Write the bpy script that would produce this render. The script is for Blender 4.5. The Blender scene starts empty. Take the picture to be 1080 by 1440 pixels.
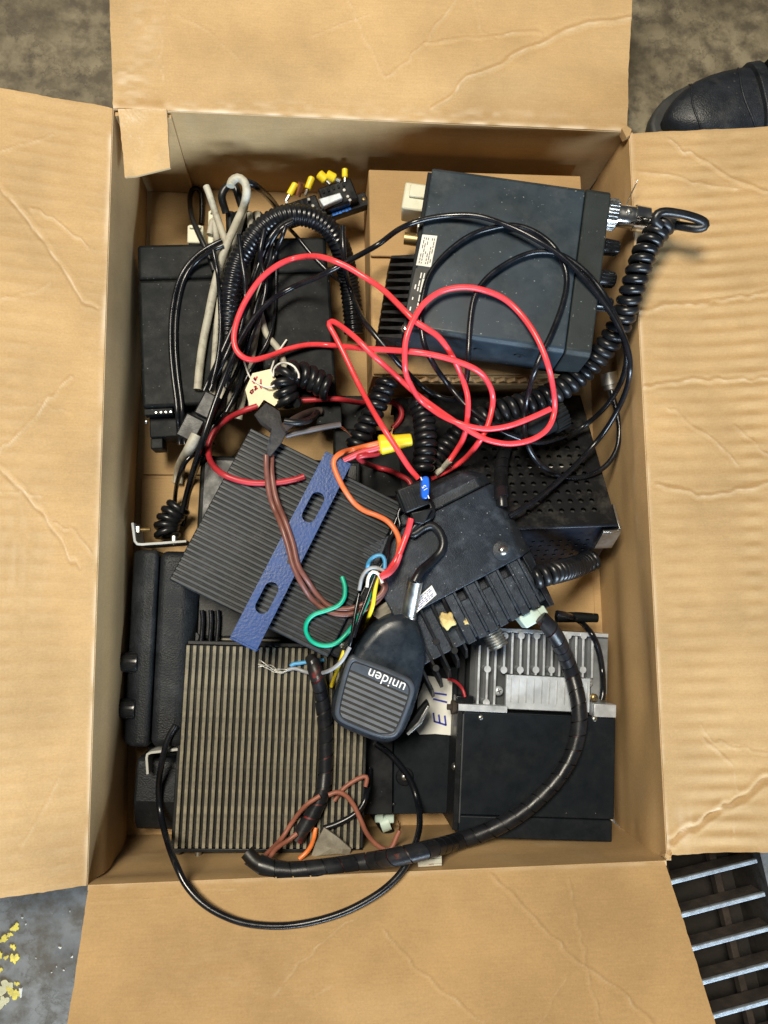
import bpy, bmesh, math, random
import numpy as np
from mathutils import Vector, Matrix, Quaternion
random.seed(7); rng = np.random.default_rng(7)
R = math.radians
sc = bpy.context.scene
col = sc.collection

# ------------------------------------------------------------------ camera
S = 1.2                                   # overall size of the fitted box (metres)
CAM = Vector((-0.0467, -0.0889, 0.6327)) * S
_a, _b, _c = 0.1192, -0.0894, -0.0004
RC = Matrix.Rotation(_c, 3, 'Z') @ Matrix.Rotation(_a, 3, 'X') @ Matrix.Rotation(_b, 3, 'Y')
FPX = 1080.0
cam = bpy.data.cameras.new('camera'); camo = bpy.data.objects.new('camera', cam); col.objects.link(camo)
camo.matrix_world = Matrix.Translation(CAM) @ RC.to_4x4()
cam.sensor_fit = 'VERTICAL'; cam.sensor_height = 36; cam.lens = 36 * FPX / 1440
cam.clip_start = 0.01; cam.clip_end = 50
sc.camera = camo

# ------------------------------------------------------------------ light
w = bpy.data.worlds.new('World'); sc.world = w; w.use_nodes = True
bgn = w.node_tree.nodes['Background']; bgn.inputs[0].default_value = (0.85, 0.93, 1.0, 1); bgn.inputs[1].default_value = 0.055

def area(name, loc, target, sx, sy, power, colr):
    l = bpy.data.lights.new(name, 'AREA'); l.shape = 'RECTANGLE'; l.size = sx; l.size_y = sy
    l.energy = power; l.color = colr
    o = bpy.data.objects.new(name, l); col.objects.link(o); o.location = loc
    o.rotation_euler = (Vector(target) - Vector(loc)).to_track_quat('-Z', 'Y').to_euler()
    return o
area('overhead_light', (-0.62, 0.52, 2.3), (0, 0, 0.1), 0.75, 0.6, 79, (1.0, 0.915, 0.75))
area('doorway_light', (0.55, -1.9, 0.70), (0, 0, 0.12), 1.6, 0.5, 90, (0.66, 0.83, 1.0))
sc.view_settings.view_transform = 'Standard'; sc.view_settings.look = 'None'
sc.view_settings.exposure = 0.0; sc.view_settings.gamma = 1

# ------------------------------------------------------------------ helpers: picture point -> place
def ray(px, py):
    return (RC @ Vector(((px - 540) / FPX, -(py - 720) / FPX, -1))).normalized()
def P(px, py, z):
    d = ray(px, py); t = (z - CAM.z) / d.z
    return CAM + d * t
RCi = np.array(RC).T
def project(arr):                          # (n,3) world -> (n,2) picture
    d = (arr - np.array(CAM)) @ np.array(RC)
    return np.stack([540 + FPX * d[:, 0] / -d[:, 2], 720 - FPX * d[:, 1] / -d[:, 2]], 1)

def tag(o, label=None, cat=None, group=None, kind=None):
    if label: o['label'] = label
    if cat: o['category'] = cat
    if group: o['group'] = group
    if kind: o['kind'] = kind
    return o

class MB:
    def __init__(s): s.v = []; s.f = []
    def add(s, vs, fs):
        n = len(s.v); s.v += [tuple(v) for v in vs]; s.f += [tuple(i + n for i in f) for f in fs]
        return s
    def box(s, x0, x1, y0, y1, z0, z1):
        return s.add([(x0,y0,z0),(x1,y0,z0),(x1,y1,z0),(x0,y1,z0),(x0,y0,z1),(x1,y0,z1),(x1,y1,z1),(x0,y1,z1)],
                     [(3,2,1,0),(4,5,6,7),(0,1,5,4),(1,2,6,5),(2,3,7,6),(3,0,4,7)])
    def hexa(s, b4, t4):
        return s.add(list(b4) + list(t4), [(3,2,1,0),(4,5,6,7),(0,1,5,4),(1,2,6,5),(2,3,7,6),(3,0,4,7)])
    def prism(s, poly, z0, z1):
        n = len(poly)
        vs = [(p[0], p[1], z0) for p in poly] + [(p[0], p[1], z1) for p in poly]
        return s.add(vs, [tuple(range(n))[::-1], tuple(range(n, 2*n))] + [(i, (i+1) % n, n + (i+1) % n, n + i) for i in range(n)])
    def rings(s, rings, cap=True, closed=False):
        n = len(rings[0]); vs = [p for r in rings for p in r]; fs = []
        m = len(rings)
        for i in range(m if closed else m - 1):
            a, b = i * n, ((i + 1) % m) * n
            for j in range(n):
                k = (j + 1) % n; fs.append((a + j, a + k, b + k, b + j))
        if cap and not closed: fs += [tuple(range(n))[::-1], tuple(range((m-1)*n, m*n))]
        return s.add(vs, fs)
    def cyl(s, p0, p1, r0, r1=None, n=24):
        r1 = r0 if r1 is None else r1
        return s.lathe(p0, p1, [(0, r0), (1, r1)], n)
    def lathe(s, p0, p1, prof, n=24):
        p0, p1 = Vector(p0), Vector(p1); d = p1 - p0; q = d.to_track_quat('Z', 'Y')
        rs = []
        for t, r in prof:
            c = p0 + d * t
            rs.append([c + q @ Vector((r*math.cos(2*math.pi*i/n), r*math.sin(2*math.pi*i/n), 0)) for i in range(n)])
        return s.rings(rs)
    def build(s, name, mat, parent=None, bevel=0, seg=2, smooth=30):
        me = bpy.data.meshes.new(name); me.from_pydata(s.v, [], s.f); me.update()
        bm = bmesh.new(); bm.from_mesh(me); bmesh.ops.recalc_face_normals(bm, faces=bm.faces); bm.to_mesh(me); bm.free()
        o = bpy.data.objects.new(name, me); col.objects.link(o)
        me.materials.append(mat)
        if smooth: me.shade_smooth(); me.set_sharp_from_angle(angle=R(smooth))
        if parent: o.parent = parent
        if bevel:
            m = o.modifiers.new('bevel', 'BEVEL'); m.width = bevel; m.segments = seg; m.limit_method = 'ANGLE'; m.angle_limit = R(35)
            m.harden_normals = False
        return o

def bx(name, par, mat, x0, x1, y0, y1, z0, z1, bevel=0.0006, seg=2):
    return MB().box(x0, x1, y0, y1, z0, z1).build(name, mat, par, bevel, seg)
def cy(name, par, mat, p0, p1, r, r1=None, n=24, bevel=0):
    return MB().cyl(p0, p1, r, r1, n).build(name, mat, par, bevel)
def clone(o, loc):
    c = o.copy(); col.objects.link(c); c.parent = o.parent; c.location = loc; return c

class Frame:
    """A thing: an Empty at one base corner; A, B, C are (px, py, z) of the top face: corner, along x, along y."""
    def __init__(s, name, label, cat, A, B, C, T, group=None):
        a, b, c = P(*A), P(*B), P(*C)
        X = (b - a); s.LX = X.length; X.normalize()
        Y = (c - a); Y -= X * Y.dot(X); s.LY = Y.length; Y.normalize()
        Z = X.cross(Y); s.T = T
        m = Matrix((X, Y, Z)).transposed().to_4x4(); m.translation = a - Z * T
        s.m = m; s.mi = m.inverted()
        e = bpy.data.objects.new(name, None); e.empty_display_size = 0.02; col.objects.link(e); e.matrix_world = m
        s.e = tag(e, label, cat, group)
    def t(s, px, py, h=None):
        h = s.T if h is None else h
        o = s.mi @ CAM; d = (s.mi.to_3x3() @ ray(px, py)); k = (h - o.z) / d.z
        p = o + d * k; return (p.x, p.y)
    def poly(s, pts, h=None): return [s.t(x, y, h) for x, y in pts]

# ------------------------------------------------------------------ materials
def nn(nt, t, **kw):
    n = nt.nodes.new(t)
    for k, v in kw.items():
        if k.startswith('i_'): n.inputs[k[2:].replace('_', ' ')].default_value = v
        else: setattr(n, k, v)
    return n
def M(name, c, rough=0.5, metal=0.0, bump=0.0, bscale=900, var=0.25, vscale=60, dust=0.0, dcol=(.35,.33,.29), dscale=35, scratch=0.0, spec=0.5, rvar=0.12):
    m = bpy.data.materials.new(name); m.use_nodes = True; nt = m.node_tree; L = nt.links.new
    b = nt.nodes['Principled BSDF']; b.inputs['Roughness'].default_value = rough; b.inputs['Metallic'].default_value = metal
    b.inputs['Specular IOR Level'].default_value = spec
    tc = nn(nt, 'ShaderNodeTexCoord')
    no = nn(nt, 'ShaderNodeTexNoise', i_Scale=vscale, i_Detail=6.0, i_Roughness=0.65); L(tc.outputs['Object'], no.inputs['Vector'])
    ra = nn(nt, 'ShaderNodeMapRange'); ra.inputs['To Min'].default_value = 1 - var; ra.inputs['To Max'].default_value = 1 + var
    ra.inputs['From Min'].default_value = .3; ra.inputs['From Max'].default_value = .7
    L(no.outputs['Fac'], ra.inputs['Value'])
    mu = nn(nt, 'ShaderNodeMix', data_type='RGBA', blend_type='MULTIPLY'); mu.inputs['Factor'].default_value = 1
    mu.inputs['A'].default_value = (*c, 1); L(ra.outputs[0], mu.inputs['B'])
    out = mu.outputs['Result']
    if dust:
        n2 = nn(nt, 'ShaderNodeTexNoise', i_Scale=dscale, i_Detail=9.0, i_Roughness=0.75); L(tc.outputs['Object'], n2.inputs['Vector'])
        r2 = nn(nt, 'ShaderNodeMapRange'); r2.inputs['From Min'].default_value = .5; r2.inputs['From Max'].default_value = .78
        r2.inputs['To Max'].default_value = dust; L(n2.outputs['Fac'], r2.inputs['Value'])
        mx = nn(nt, 'ShaderNodeMix', data_type='RGBA'); L(r2.outputs[0], mx.inputs['Factor']); L(out, mx.inputs['A']); mx.inputs['B'].default_value = (*dcol, 1)
        out = mx.outputs['Result']
    if scratch:
        vo = nn(nt, 'ShaderNodeTexNoise', i_Scale=420.0, i_Detail=2.0); L(tc.outputs['Object'], vo.inputs['Vector'])
        r3 = nn(nt, 'ShaderNodeMapRange'); r3.inputs['From Min'].default_value = .715; r3.inputs['From Max'].default_value = .77; r3.inputs['To Max'].default_value = scratch
        L(vo.outputs['Fac'], r3.inputs['Value'])
        mx = nn(nt, 'ShaderNodeMix', data_type='RGBA'); L(r3.outputs[0], mx.inputs['Factor']); L(out, mx.inputs['A']); mx.inputs['B'].default_value = (.45,.45,.44,1)
        out = mx.outputs['Result']
    L(out, b.inputs['Base Color'])
    rr = nn(nt, 'ShaderNodeMapRange'); rr.inputs['To Min'].default_value = max(0.03, rough - rvar); rr.inputs['To Max'].default_value = min(1, rough + rvar)
    rr.inputs['From Min'].default_value = .3; rr.inputs['From Max'].default_value = .7
    L(no.outputs['Fac'], rr.inputs['Value']); L(rr.outputs[0], b.inputs['Roughness'])
    if bump:
        nb = nn(nt, 'ShaderNodeTexNoise', i_Scale=bscale, i_Detail=3.0); L(tc.outputs['Object'], nb.inputs['Vector'])
        bu = nn(nt, 'ShaderNodeBump'); bu.inputs['Strength'].default_value = bump; bu.inputs['Distance'].default_value = 0.0006
        L(nb.outputs['Fac'], bu.inputs['Height']); L(bu.outputs[0], b.inputs['Normal'])
    return m

def cardboard(name, base, edge=False):
    m = bpy.data.materials.new(name); m.use_nodes = True; nt = m.node_tree; L = nt.links.new
    b = nt.nodes['Principled BSDF']; b.inputs['Roughness'].default_value = .78; b.inputs['Specular IOR Level'].default_value = .28
    g = nn(nt, 'ShaderNodeNewGeometry')
    big = nn(nt, 'ShaderNodeTexNoise', i_Scale=9.0, i_Detail=5.0, i_Roughness=.6); L(g.outputs['Position'], big.inputs['Vector'])
    fib = nn(nt, 'ShaderNodeTexNoise', i_Scale=650.0, i_Detail=4.0, i_Roughness=.7); L(g.outputs['Position'], fib.inputs['Vector'])
    mp = nn(nt, 'ShaderNodeMapping'); mp.inputs['Scale'].default_value = (60, 900, 500); L(g.outputs['Position'], mp.inputs['Vector'])
    str_ = nn(nt, 'ShaderNodeTexNoise', i_Scale=1.0, i_Detail=3.0); L(mp.outputs[0], str_.inputs['Vector'])
    c1 = nn(nt, 'ShaderNodeMix', data_type='RGBA')
    c1.inputs['A'].default_value = tuple(x * .80 for x in base) + (1,); c1.inputs['B'].default_value = tuple(min(1, x * 1.16) for x in base) + (1,)
    r1 = nn(nt, 'ShaderNodeMapRange'); r1.inputs['From Min'].default_value = .3; r1.inputs['From Max'].default_value = .7; L(big.outputs['Fac'], r1.inputs['Value']); L(r1.outputs[0], c1.inputs['Factor'])
    r2 = nn(nt, 'ShaderNodeMapRange'); r2.inputs['To Min'].default_value = .91; r2.inputs['To Max'].default_value = 1.09; r2.inputs['From Min'].default_value = .3; r2.inputs['From Max'].default_value = .7; L(fib.outputs['Fac'], r2.inputs['Value'])
    m2 = nn(nt, 'ShaderNodeMix', data_type='RGBA', blend_type='MULTIPLY'); m2.inputs['Factor'].default_value = 1; L(c1.outputs['Result'], m2.inputs['A']); L(r2.outputs[0], m2.inputs['B'])
    r3 = nn(nt, 'ShaderNodeMapRange'); r3.inputs['To Min'].default_value = .9; r3.inputs['To Max'].default_value = 1.1; L(str_.outputs['Fac'], r3.inputs['Value'])
    m3 = nn(nt, 'ShaderNodeMix', data_type='RGBA', blend_type='MULTIPLY'); m3.inputs['Factor'].default_value = 1; L(m2.outputs['Result'], m3.inputs['A']); L(r3.outputs[0], m3.inputs['B'])
    at = nn(nt, 'ShaderNodeAttribute', attribute_name='wear')
    m4 = nn(nt, 'ShaderNodeMix', data_type='RGBA'); L(at.outputs['Fac'], m4.inputs['Factor']); L(m3.outputs['Result'], m4.inputs['A']); m4.inputs['B'].default_value = (.72, .60, .45, 1)
    L(m4.outputs['Result'], b.inputs['Base Color'])
    bu = nn(nt, 'ShaderNodeBump'); bu.inputs['Strength'].default_value = .15; bu.inputs['Distance'].default_value = .0004
    L(fib.outputs['Fac'], bu.inputs['Height']); L(bu.outputs[0], b.inputs['Normal'])
    return m

KRAFT = cardboard('kraft_cardboard', (.432, .283, .134))
KRAFT2 = cardboard('kraft_inner_carton', (.42, .27, .125))
KTORN = cardboard('torn_cardboard_core', (.52, .37, .21))
BLK = M('black_plastic', (.008, .009, .011), .40, bump=.12, scratch=.25, spec=0.3)
BLKM = M('black_matt_plastic', (.006, .0075, .0085), .56, bump=.3, bscale=1400, scratch=.3, dust=.05, spec=0.15)
BLKG = M('black_gloss_plastic', (.007, .008, .010), .26, var=.15)
RUB = M('black_rubber_cord', (.007, .008, .010), .33, bump=.08, var=.3, dust=.04)
RUB2 = M('black_vinyl_cable', (.006, .007, .010), .24, bump=.05, var=.25, dust=.03)
GREY = M('grey_painted_case', (.024, .036, .048), .42, bump=.10, bscale=1600, var=.12, scratch=.5, dust=.12, dscale=22, spec=0.25)
GREYD = M('dark_green_grey_bezel', (.020, .025, .026), .48, bump=.3, bscale=1500, var=.15, scratch=.4, spec=0.2)
CASED = M('blue_black_cast_case', (.018, .024, .034), .40, bump=.5, bscale=1300, var=.25, scratch=.8, dust=.42, dcol=(.13,.155,.19), dscale=70, spec=0.3)
CASEE = M('satin_black_sheet_metal', (.008, .011, .015), .46, bump=.05, var=.12, dust=.03, spec=0.15)
FINB = M('black_fin', (.012, .012, .013), .45, var=.3, dust=.1, spec=0.2)
ALU = M('bare_aluminium', (.55, .58, .62), .45, metal=.6, bump=.15, var=.15, dust=.2)
ALUD = M('dull_shaded_aluminium', (.055, .06, .066), .5, metal=.3, var=.2)
CHR = M('chrome', (.72, .72, .70), .18, metal=1, var=.1)
STEEL = M('zinc_steel', (.50, .50, .48), .36, metal=1, var=.15)
BRASS = M('aged_brass', (.42, .30, .14), .4, metal=.9)
AMP = M('ribbed_charcoal_aluminium', (.010, .012, .014), .5, bump=.1, var=.2, dust=.16, dscale=30, spec=0.2)
AMPR = M('ribbed_charcoal_rib', (.021, .025, .030), .42, bump=.1, var=.3, dust=.22, dcol=(.22,.23,.23), dscale=60, spec=0.25)
GROOVE = M('dusty_amp_groove', (.010, .0105, .011), .6, var=.3, dust=.15, spec=0.2)
DUSTY = M('dust_caked_rib', (.215, .190, .135), .85, bump=.6, bscale=1500, var=.35, vscale=120, dust=.85, dcol=(.03,.03,.03), dscale=95)
BLUE = M('blue_hammered_enamel', (.011, .045, .165), .36, bump=.35, bscale=420, var=.18, spec=0.3)
RED = M('red_wire', (.86, .062, .075), .30, var=.12)
REDD = M('dull_red_wire', (.40, .025, .035), .42, var=.2)
PINK = M('faded_red_wire', (.60, .07, .09), .4, var=.15)
ORG = M('orange_wire', (.72, .16, .05), .42, var=.2)
BRN = M('brown_wire', (.17, .065, .05), .38, var=.25)
BRN2 = M('rust_brown_wire', (.28, .10, .065), .5, var=.25)
GRN = M('green_wire', (.0, .36, .22), .38, var=.15)
YEL = M('yellow_plastic', (.80, .60, .02), .38, var=.12)
BLW = M('light_blue_wire', (.07, .32, .60), .4, var=.15)
GRYW = M('grey_wire', (.30, .31, .33), .4)
WHT = M('grubby_white_cable', (.42, .40, .33), .6, bump=.2, var=.15, dust=.9, dcol=(.10,.085,.06), dscale=85)
WHW = M('white_string', (.75, .74, .70), .8)
CREAM = M('cream_nylon', (.62, .61, .48), .42, var=.06)
PALEG = M('pale_green_nylon', (.50, .62, .56), .45, var=.08)
PAPER = M('paper_label', (.72, .72, .68), .7, var=.05)
MANILA = M('manila_tag', (.80, .72, .50), .75, var=.07)
INKB = M('blue_ink', (.02, .03, .32), .6)
INKR = M('red_ink', (.42, .01, .03), .6)
INKK = M('black_print', (.03, .03, .03), .6)
WPRN = M('white_print', (.78, .78, .76), .5, var=.05)
BPRN = M('blue_print', (.02, .16, .62), .4)
MICB = M('mic_charcoal_plastic', (.015, .021, .029), .30, bump=.12, bscale=1200, var=.3, vscale=90, dust=.2, dcol=(.16,.17,.18), spec=0.3)
MICF = M('mic_grey_frame', (.065, .076, .095), .38, bump=.1, var=.12, spec=0.3)
MICS = M('mic_grille_slat', (.115, .12, .128), .45, var=.12, spec=0.25)
TAPE = M('black_cloth_tape', (.028, .026, .027), .62, bump=.8, bscale=500, var=.4, dust=.25, spec=0.25)
FOAM = M('dried_yellow_foam', (.62, .48, .20), .9, bump=1, bscale=900, var=.4)
TAPEG = M('dirty_grey_tape', (.22, .20, .16), .7, bump=.6, bscale=700, var=.4, dust=.3)
FUSE = M('blue_fuse', (.02, .13, .66), .22, var=.1)
COPPER = M('bare_copper', (.55, .24, .12), .4, metal=.9)
CLEAR = M('clear_plug', (.55, .55, .48), .12, var=.1)
SHOEL = M('black_shoe_leather', (.016, .019, .025), .40, bump=.7, bscale=700, var=.3, dust=.12, spec=0.35)
SHOES = M('black_rubber_sole', (.035, .036, .036), .6, bump=.3)
IRON = M('grey_galvanised_bar', (.34, .38, .42), .5, metal=.45, bump=.6, bscale=800, var=.35, dust=.3, dcol=(.2,.17,.13))
PIT = M('grimy_pit', (.020, .016, .013), .9, bump=1, bscale=120, var=.6, vscale=30)
RUST_SHADE = M('rusty_shaded_bar', (.040, .030, .024), .85, bump=.8, bscale=500, var=.5)  # rust on cross bars and screws; also painted shade on the bar webs

# ------------------------------------------------------------------ sizes of the big carton
W2, L2, H = 0.19 * S, 0.5272 / 2 * S, 0.1086 * S
TH = 0.004

# ------------------------------------------------------------------ floor
def concrete():
    m = bpy.data.materials.new('stained_concrete'); m.use_nodes = True; nt = m.node_tree; L = nt.links.new
    b = nt.nodes['Principled BSDF']; b.inputs['Roughness'].default_value = .7; b.inputs['Specular IOR Level'].default_value = .35
    g = nn(nt, 'ShaderNodeNewGeometry')
    def noise(s, d=8.0, r=.65):
        n = nn(nt, 'ShaderNodeTexNoise', i_Scale=s, i_Detail=d, i_Roughness=r); L(g.outputs['Position'], n.inputs['Vector']); return n
    def rng_(o, a, b_, c=0, d=1):
        r = nn(nt, 'ShaderNodeMapRange'); r.inputs['From Min'].default_value = a; r.inputs['From Max'].default_value = b_; r.inputs['To Min'].default_value = c; r.inputs['To Max'].default_value = d; L(o, r.inputs['Value']); return r.outputs[0]
    def mix(f, a, b_, bt='MIX'):
        x = nn(nt, 'ShaderNodeMix', data_type='RGBA', blend_type=bt)
        for k, v in (('Factor', f), ('A', a), ('B', b_)):
            if isinstance(v, (tuple, float, int)): x.inputs[k].default_value = v if not isinstance(v, tuple) else (*v, 1)
            else: L(v, x.inputs[k])
        return x.outputs['Result']
    n1 = noise(11); n2 = noise(45); n3 = noise(420, 3)
    warm = mix(rng_(n1.outputs['Fac'], .32, .68), (.085, .070, .046), (.28, .242, .165))
    cold = mix(rng_(n1.outputs['Fac'], .32, .68), (.085, .088, .092), (.19, .19, .185))
    # an old sealed patch lies in the lower left corner of the floor
    sx = nn(nt, 'ShaderNodeSeparateXYZ'); L(g.outputs['Position'], sx.inputs[0])
    ad = nn(nt, 'ShaderNodeMath', operation='MULTIPLY_ADD'); ad.inputs[1].default_value = .1; L(n1.outputs['Fac'], ad.inputs[0]); L(sx.outputs['Y'], ad.inputs[2])
    c = mix(rng_(ad.outputs[0], -.05, -.12), warm, cold)
    c = mix(rng_(n2.outputs['Fac'], .42, .62, .0, .8), c, (.062, .050, .036))
    c = mix(rng_(n3.outputs['Fac'], .66, .74, 0, .55), c, (.30, .28, .23))
    vo = nn(nt, 'ShaderNodeTexVoronoi', i_Scale=5.0, feature='DISTANCE_TO_EDGE')
    dn = nn(nt, 'ShaderNodeMix', data_type='VECTOR'); dn.inputs['Factor'].default_value = .12; L(g.outputs['Position'], dn.inputs['A']); L(n2.outputs['Color'], dn.inputs['B']); L(dn.outputs['Result'], vo.inputs['Vector'])
    c = mix(rng_(vo.outputs['Distance'], .0, .012, .45, 0), c, (.035, .03, .024))
    L(c, b.inputs['Base Color'])
    bu = nn(nt, 'ShaderNodeBump'); bu.inputs['Strength'].default_value = .5; bu.inputs['Distance'].default_value = .002; L(n2.outputs['Fac'], bu.inputs['Height']); L(bu.outputs[0], b.inputs['Normal'])
    L(rng_(n1.outputs['Fac'], .3, .7, .5, .8), b.inputs['Roughness'])
    return m
CONC = concrete()
# drain frame: x along the bars
go = P(1066, 1211, 0); gx = (go - P(940, 1243, 0)).normalized(); gy = Vector((0, 0, 1)).cross(gx)
def gpt(x, y, z=0.0): q = go + gx * x + gy * y; return Vector((q.x, q.y, z))
hole = [gpt(-.24, -.30), gpt(.004, -.30), gpt(.004, .03), gpt(-.24, .03)]
outer = [Vector((-2.5, -2.5, 0)), Vector((2.5, -2.5, 0)), Vector((2.5, 2.5, 0)), Vector((-2.5, 2.5, 0))]
fm = MB().add(outer + hole, [(0, 1, 5, 4), (1, 2, 6, 5), (2, 3, 7, 6), (3, 0, 4, 7)])
floor = tag(fm.build('floor', CONC, smooth=0), kind='structure')
pit = MB(); hb = [Vector((p.x, p.y, -.07)) for p in hole]
pit.add(hole + hb, [(0, 1, 5, 4), (1, 2, 6, 5), (2, 3, 7, 6), (3, 0, 4, 7), (4, 5, 6, 7)])
tag(pit.build('drain_pit', PIT, smooth=0), kind='structure')
# yellow paint flakes left on the floor
def flake(cx, cy_, r, seed, mat=YEL, z=.0008, sq=1.0):
    rr = random.Random(seed); n = 22; pts = []
    ph = [rr.uniform(0, 6.28) for _ in range(4)]
    n = 40
    for i in range(n):
        a = 2*math.pi*i/n; k = 1 + .28*math.sin(2*a+ph[0]) + .2*math.sin(3*a+ph[1]) + .16*math.sin(5*a+ph[2]) + .10*math.sin(9*a+ph[3]) + rr.uniform(-.06, .06)
        q = P(cx + r*k*math.cos(a), cy_ + r*k*sq*math.sin(a), 0); pts.append((q.x, q.y))
    return MB().prism(pts, .0002, z + (seed % 17)*.00004).build('paint_flake', mat, floor)
YPT = M('worn_yellow_paint', (.50, .41, .07), .75, bump=.5, var=.3, dust=1.0, dcol=(.11,.11,.11), dscale=110)
PCHIP = M('pale_grit', (.48, .47, .43), .8, var=.3)
YPT2 = M('pale_worn_paint', (.42, .39, .24), .75, bump=.5, var=.3, dust=.9, dcol=(.13,.13,.13), dscale=60)
for i, (x, y, r, q) in enumerate([(22,1304,5,1.1),(14,1314,3.5,1),(6,1320,6,.7),(19,1331,3.6,1),(9,1346,3,1),(21,1347,5,1.5),(1,1342,3,1.5),(0,1364,3,1.6),(8,1388,11,.8),(20,1396,8,1.0),(5,1408,7,1.1),(24,1383,3,1)]):
    flake(x, y, r, 40+i, YPT if i not in (8, 10) else YPT2, sq=q)
for i, (x, y, r) in enumerate([(32,1290,1.4),(37,1299,1.2),(85,1332,2.0),(102,1345,1.7),(99,1281,1),(51,1347,1),(80,1359,1),(90,1364,1.4),(73,1367,1)]):
    flake(x, y, r*.8, 80+i, PCHIP)
flake(30, 1394, 2.6, 95, PCHIP, .0012, 2.0)
# drain grate
gr = bpy.data.objects.new('drain_grate', None); col.objects.link(gr)
gm = Matrix((gx, gy, Vector((0, 0, 1)))).transposed().to_4x4(); gm.translation = Vector((go.x, go.y, -.03)); gr.matrix_world = gm
tag(gr, 'grey metal floor drain grate of slanting parallel bars beside the carton', 'drain grate')
bar = bx('bar', gr, IRON, -.236, 0.0, -.0021, .0021, .0255, .0290, .0007); web = bx('web', bar, RUST_SHADE, -.236, -.001, -.0014, .0014, .006, .0254, .0003)  # dark web colour stands for shade on the bar sides
for i in range(1, 9):
    b_ = clone(bar, (0, -.0322*i, 0)); w_ = web.copy(); col.objects.link(w_); w_.parent = b_
cb = bx('cross_bar', gr, RUST_SHADE, -.0035, .0035, -.288, .024, -.012, -.0012, .0006); cb.location = (-.03, 0, 0)
for i in range(1, 5): clone(cb, (-.03 - .052*i, 0, 0))
pc = [(.002-.055, -.203), (.002, -.203), (.002, -.265), (.002-.055, -.265)]
fr = MB().box(-.040, -.001, -.1885, -.1835, .0, .0287).box(-.045, -.040, -.24, -.1835, .0, .0287).build('frame_angle', IRON, gr, .0006)

# ------------------------------------------------------------------ shoe
sh = bpy.data.objects.new('shoe', None); col.objects.link(sh)
s0 = P(918, 192, 0); s1 = P(1085, 172, 0); sx_ = (s1 - s0).normalized(); sy_ = Vector((0, 0, 1)).cross(sx_)
mm = Matrix((sx_, sy_, Vector((0, 0, 1)))).transposed().to_4x4(); mm.translation = s0; sh.matrix_world = mm
tag(sh, 'black leather shoe with perforated vamp standing on the concrete by the cardboard flap', 'shoe')
def shoe_w(t):   # half widths (outer side +y, inner side -y)
    t = min(max(t, 0), 1); a = (1 - (1 - min(t/.36, 1))**2.4)**.62
    return a * (.044 - .010*max(0, (t-.4)/.6)), a * (.042 - .010*max(0, (t-.4)/.6))
SLN = .26
def shoe_ring(t, grow, z0, z1, top, n=24):
    wo, wi = shoe_w(t); pts = []
    for i in range(n):
        a = 2*math.pi*i/n; c, s = math.cos(a), math.sin(a)
        y = (wo if c > 0 else wi) * abs(c)**.75 * (1 if c > 0 else -1) * grow
        z = z0 + (z1 - z0)*(0.5 + .5*abs(s)**.8*(1 if s > 0 else -1))
        pts.append((t*SLN, y, z))
    return pts
ts = [.004, .02, .05, .09, .14, .2, .27, .34, .42, .5, .6, .7, .8, .9, .97, 1]
def hgt(t): return .012 + .018*min(t/.12, 1)**.6 + .008*min(t/.4, 1) + .020*max(0, (t-.42)/.3 if t < .72 else 1)
MB().rings([shoe_ring(t, .93, .016, .02 + hgt(t), 1) for t in ts]).build('upper', SHOEL, sh, smooth=60)
so = [(t*SLN-.010, shoe_w(t)[0]*1.10+.001) for t in ts] ; si = [(t*SLN-.010, -shoe_w(t)[1]*1.10-.001) for t in ts[::-1]]
MB().prism(so+si, .0, .017).build('sole', SHOES, sh, .004, 3)
def shoe_surf(t, y):
    wo, wi = shoe_w(t); k = min(1, abs(y)/((wo if y > 0 else wi)*.93+1e-6)); z0, z1 = .016, .02 + hgt(t)
    sN = math.sqrt(max(0, 1 - k**(2/.75))); return z0 + (z1-z0)*(.5+.5*sN**.8)
def shoe_line(name, pts, r, mat):
    rg = []; V = [Vector((t*SLN, y, shoe_surf(t, y)+r*.2)) for t, y in pts]
    for i, p in enumerate(V):
        d = (V[min(i+1, len(V)-1)] - V[max(i-1, 0)]); q = d.to_track_quat('Z', 'Y')
        rg.append([p + q @ Vector((r*math.cos(k*math.pi/4), r*math.sin(k*math.pi/4), 0)) for k in range(8)])
    return MB().rings(rg).build(name, mat, sh, smooth=60)
shoe_line('toe_seam', [(.085 + .075*(abs(y)/.045)**2, y) for y in np.linspace(-.032, .033, 24)], .0011, SHOEL)
shoe_line('vamp_seam', [(.335 - .05*(1-(abs(y-.004)/.044)**2), y) for y in np.linspace(-.034, .036, 24)], .0012, SHOEL)
for t, y in [(.265, .018), (.235, .012), (.260, .004), (.230, -.004), (.258, -.012), (.28, .028)]:
    z = shoe_surf(t, y); cy('perforation', sh, INKK, (t*SLN, y, z-.002), (t*SLN, y, z+.0004), .0012, n=10)
MB().rings([shoe_ring(t, .98, .016, .026 + hgt(t), 1) for t in (.355, .37, .40)]).build('strap', SHOEL, sh, bevel=.001)
MB().rings([shoe_ring(t, .80, .03, .040 + hgt(t), 1) for t in (.41, .48, .6, .75)]).build('tongue', BLKM, sh, smooth=60)

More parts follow.
